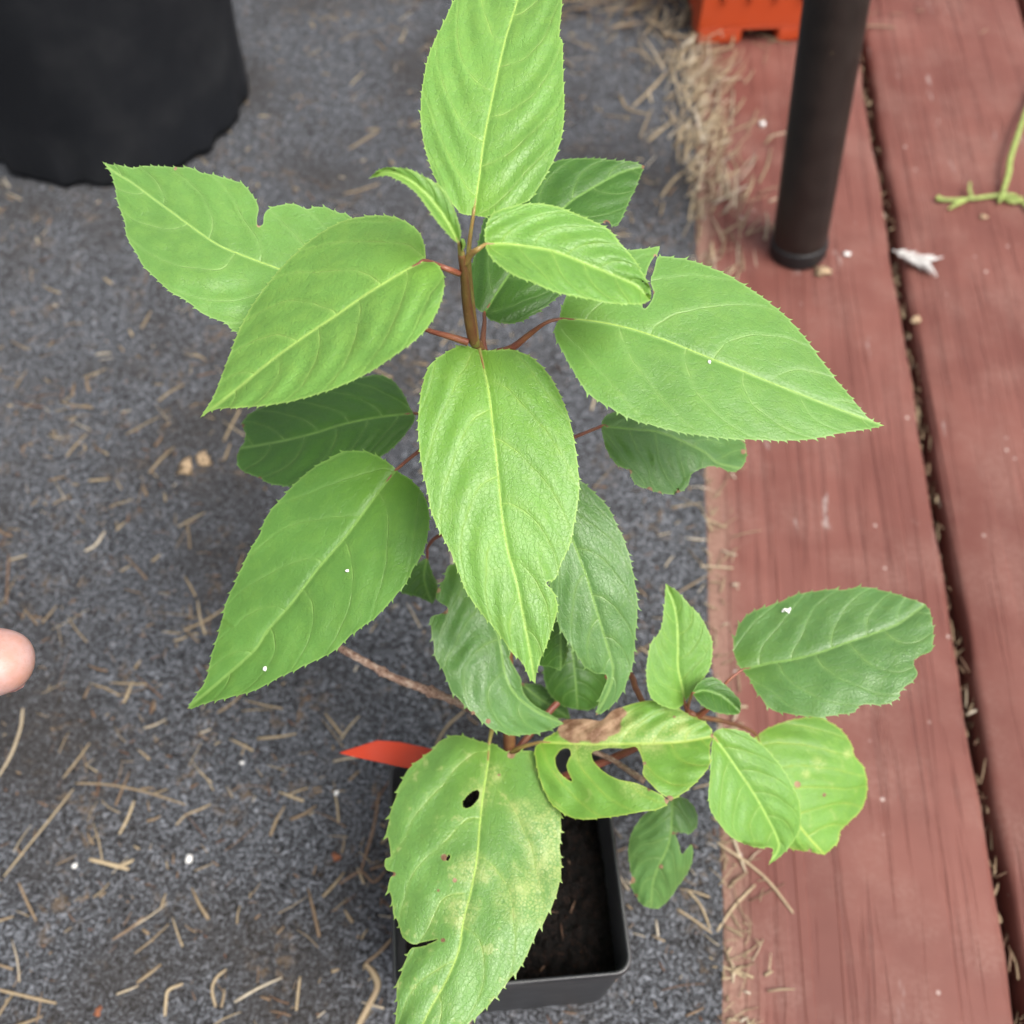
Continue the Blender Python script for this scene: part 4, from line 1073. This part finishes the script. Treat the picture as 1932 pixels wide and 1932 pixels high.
# ------------------------------------------------------------------ metal furniture leg
def leg_mat():
    t = NT('brown_painted_metal'); v = t.coord()
    n = t.noise(v, 60, 4); sp = t.math('MULTIPLY', t.smooth(t.noise(v, 160, 3, .7), .68, .73), t.smooth(t.noise(v, 14, 2), .5, .62))
    c = t.mix(t.smooth(n, .3, .7), (.011, .008, .007), (.018, .013, .011))
    c = t.mix(t.math('MULTIPLY', sp, .6), c, (.25, .18, .1))
    return t.done(t.principled(c, t.math('MULTIPLY_ADD', n, .2, .38), .5, t.bump(t.noise(v, 900, 3), .2, .0004)))
LEG = leg_mat()
lb = at(1505, 478, 0.0)
ld = np.array([.182, .554, .185]) - np.array([.201, .543, 0]); ld /= np.linalg.norm(ld)
leg = empty('furniture_leg', tuple(lb)); tag(leg, 'dark brown round metal furniture leg standing on the red deck', 'furniture leg')
n_ = 40
C = [lb + ld * t for t in np.linspace(.010, .75, n_)]
V, Fc = tube_geo(C, [.0187] * 2, 48)
bevel(mesh_obj('tube', V, Fc, LEG, leg), .001)
FOOT = plastic('leg_foot_black', (.012, .012, .013), .45, .4, .2)
V, Fc = tube_geo([lb + ld * t for t in (.0008, .002, .010, .0125, .0135)], [.0186, .0196, .0200, .0198, .0190], 48)
bevel(mesh_obj('foot_cap', V, Fc, FOOT, leg), .0006)

# ------------------------------------------------------------------ green sprig and feather on the deck
SPRIG = simple_mat('sprig_green', (.26, .34, .09), .5, .4, .2, 300)
sp = empty('cut_sprig', tuple(at(1893, 374, .002))); tag(sp, 'thin green cut sprig lying on the deck at the right edge', 'sprig')
Z = .0035
tube('stalk', [at(x, y, z) for x, y, z in [(1885, 382, Z), (1893, 360, .006), (1903, 325, .009), (1906, 300, .010), (1918, 262, .011), (1934, 215, .010), (1955, 160, .006)]], [.0013, .0021, .0020, .0018], SPRIG, sp)
tube('tendril', [at(x, y, Z) for x, y in [(1767, 373), (1785, 377), (1830, 375), (1870, 370), (1905, 368), (1925, 378), (1945, 400)]], [.0022, .0011, .0015, .0016, .0011], SPRIG, sp)
tube('tendril', [at(x, y, z) for x, y, z in [(1834, 374, Z), (1829, 360, .006), (1830, 344, .009)]], [.0014, .0009], SPRIG, sp)
tube('tendril', [at(x, y, Z) for x, y in [(1822, 377), (1806, 384), (1790, 394)]], [.0013, .0017, .0007], SPRIG, sp)
tube('tendril', [at(x, y, Z) for x, y in [(1893, 372), (1902, 378), (1918, 380), (1930, 372)]], [.0014, .0018, .0007], SPRIG, sp)
FEATHER = simple_mat('feather_white', (.66, .64, .62), .8, .2, .08, 700)
fq = at(1688, 473, .002)
ft = empty('feather', tuple(fq)); tag(ft, 'small white downy feather lying over the gap between the boards', 'feather')
tube('quill', [at(x, y, .0045) for x, y in [(1684, 472), (1705, 480), (1735, 490), (1756, 494)]], [.0005, .0003], FEATHER, ft)
gr = random.Random(3); parts = []
for k in range(190):
    t = gr.random() ** .8
    b = np.array([1690 + 62 * t, 475 + 18 * t]); sgn = gr.choice((-1, 1))
    ln = (14 + 16 * t) * gr.uniform(.6, 1.2)
    d1 = np.array([.80, .35]) * ln * .8 + np.array([-.30, .9]) * sgn * ln * .55
    P = [at(*b, .0045), at(*(b + d1 * .5 + [gr.gauss(0, 1), 0]), .0055 + gr.uniform(-.002, .002)), at(*(b + d1 + [gr.gauss(0, 2), gr.gauss(0, 2)]), .004 + gr.uniform(-.003, .003))]
    parts.append(tube_geo(catmull(P, 3), [.00045, .0004, .0002], 4, flat=.6))
mesh_obj('down', *merge(parts), FEATHER, ft)

# ------------------------------------------------------------------ things lying on leaves
def on_leaf(lab, x, y):
    o = [q for q in plant.children if q.get('label') == lab][0]
    V = np.array([v.co for v in o.data.vertices]); d = V - CP
    c = d @ CR
    px = 966 + F * c[:, 0] / c[:, 2]; py = 966 - F * c[:, 1] / c[:, 2]
    return V[np.argmin((px - x) ** 2 + (py - y) ** 2)]
p = on_leaf('glossy dark leaf at far right with a white dropping on it', 1484, 1152)
parts = []
import bmesh
def blob(cx, cy, cz, rx, ry, rz, rot):
    bm = bmesh.new(); bmesh.ops.create_icosphere(bm, subdivisions=2, radius=1)
    V = [(cx + rx * v.co.x * math.cos(rot) - ry * v.co.y * math.sin(rot), cy + rx * v.co.x * math.sin(rot) + ry * v.co.y * math.cos(rot), cz + rz * v.co.z) for v in bm.verts]
    Fc = [tuple(v.index for v in f.verts) for f in bm.faces]; bm.free(); return V, Fc
for dx, dy, rx, ry, rot in ((0, 0, .0011, .0007, .3), (.0008, .0006, .0007, .0004, 1.0), (-.0010, .0004, .0009, .0003, .1), (.0002, -.0007, .0004, .0006, .2), (-.0019, -.0004, .0004, .0003, 0)):
    parts.append(blob(p[0] + dx, p[1] + dy, p[2] + .0003, rx, ry, .00035, rot))
tag(mesh_obj('bird_dropping', *merge(parts), WHITE), 'white splash of bird dropping on the glossy dark right leaf', 'dropping')
for lab, x, y, r in (('dark smooth lower left leaf with a reddish tip', 656, 1078, .00055), ('dark smooth lower left leaf with a reddish tip', 500, 1264, .0007), ('big right leaf with a bite out of its upper margin', 1340, 685, .0005)):
    p = on_leaf(lab, x, y)
    where = 'the upper half of the lower left leaf' if y == 1078 else 'the tip half of the lower left leaf' if y == 1264 else 'the big right leaf'
    lump('bead', p, r, WHITE, 'tiny white grain on ' + where, 'bead', None, .8, int(x), lift=r * .5)

# ------------------------------------------------------------------ hand with the thumb reaching in at the left
def skin_mat():
    t = NT('skin'); v = t.coord()
    n = t.noise(v, 90, 3); f = t.noise(t.mapping(v, (.4, 1, 1)), 1500, 3, dist=1.0)
    c = t.mix(t.smooth(n, .3, .7), (.42, .22, .17), (.50, .32, .30))
    c = t.mix(t.math('MULTIPLY', t.smooth(f, .5, .7), .25), c, (.36, .15, .11))
    return t.done(t.principled(c, .45, .4, t.bump(f, .2, .0005), Subsurface_Weight=.25, Subsurface_Radius=(.006, .002, .001)))
SKIN = skin_mat()
tp = at(74, 1242, .245)
def hand():
    J = {}; R_ = {}; E = []
    def add(k, x, y, z, r, par=None):
        J[k] = (tp[0] + x, tp[1] + y, tp[2] + z); R_[k] = (r, r * .82) if k[0] == 't' else (r, r)
        if par: E.append((par, k))
    add('wrist', -.135, -.075, .012, .024)
    add('arm1', -.165, -.15, .015, .029, 'wrist'); add('arm2', -.19, -.25, .02, .036, 'arm1')
    add('palm', -.118, -.035, .012, .026, 'wrist')
    add('t1', -.078, -.024, .006, .0145, 'palm'); add('t2', -.042, -.009, .003, .0122, 't1'); add('t3', -.018, -.002, .001, .0118, 't2'); add('t4', 0, 0, 0, .0096, 't3')
    for nm, x, ln, bx in (('i', -.088, 1.0, .10), ('m', -.110, 1.08, .02), ('r', -.131, 1.0, -.06), ('p', -.150, .8, -.16)):
        add(nm + '0', x, .012, .014, .0115, 'palm')
        add(nm + '1', x + bx * .04, .012 + .042 * ln, .010, .0092, nm + '0')
        add(nm + '2', x + bx * .06, .012 + .064 * ln, -.004, .0082, nm + '1')
        add(nm + '3', x + bx * .07, .012 + .080 * ln, -.020, .0070, nm + '2')
    keys = list(J); idx = {k: i for i, k in enumerate(keys)}
    me = bpy.data.meshes.new('hand'); me.from_pydata([J[k] for k in keys], [(idx[a], idx[b]) for a, b in E], [])
    o = bpy.data.objects.new('hand', me); COL.objects.link(o)
    sk = o.modifiers.new('skin', 'SKIN'); sk.use_smooth_shade = True
    for k in keys:
        v = me.skin_vertices[0].data[idx[k]]; v.radius = R_[k]; v.use_root = (k == 'wrist')
    ss = o.modifiers.new('sub', 'SUBSURF'); ss.levels = 3; ss.render_levels = 3
    dg = bpy.context.evaluated_depsgraph_get()
    m2 = bpy.data.meshes.new_from_object(o.evaluated_get(dg))
    o.modifiers.clear(); o.data = m2; m2.materials.clear(); m2.materials.append(SKIN)
    m2.polygons.foreach_set('use_smooth', [True] * len(m2.polygons))
    return o
hd = hand(); tag(hd, 'bare thumb of a hand reaching in at the left edge', 'hand')
NAIL = simple_mat('nail', (.62, .35, .32), .35, .5, .05, 300, .05)
nv = []; nfc = []
for i in range(9):
    for j in range(9):
        u = (i / 8 - .5) * 2; w = (j / 8 - .5) * 2
        r = .0100
        a = w * .72 * math.sqrt(max(0, 1 - max(0, u) ** 4 * .6))
        nv.append((tp[0] - .0125 + u * .0060, tp[1] - .001 - u * 0 + r * math.sin(a) * .95, tp[2] - .0003 - r * math.cos(a) * (.99 - .10 * max(0, u) ** 2)))
nfc = [(i * 9 + j, (i + 1) * 9 + j, (i + 1) * 9 + j + 1, i * 9 + j + 1) for i in range(8) for j in range(8)]
mesh_obj('nail', nv, nfc, NAIL, hd)
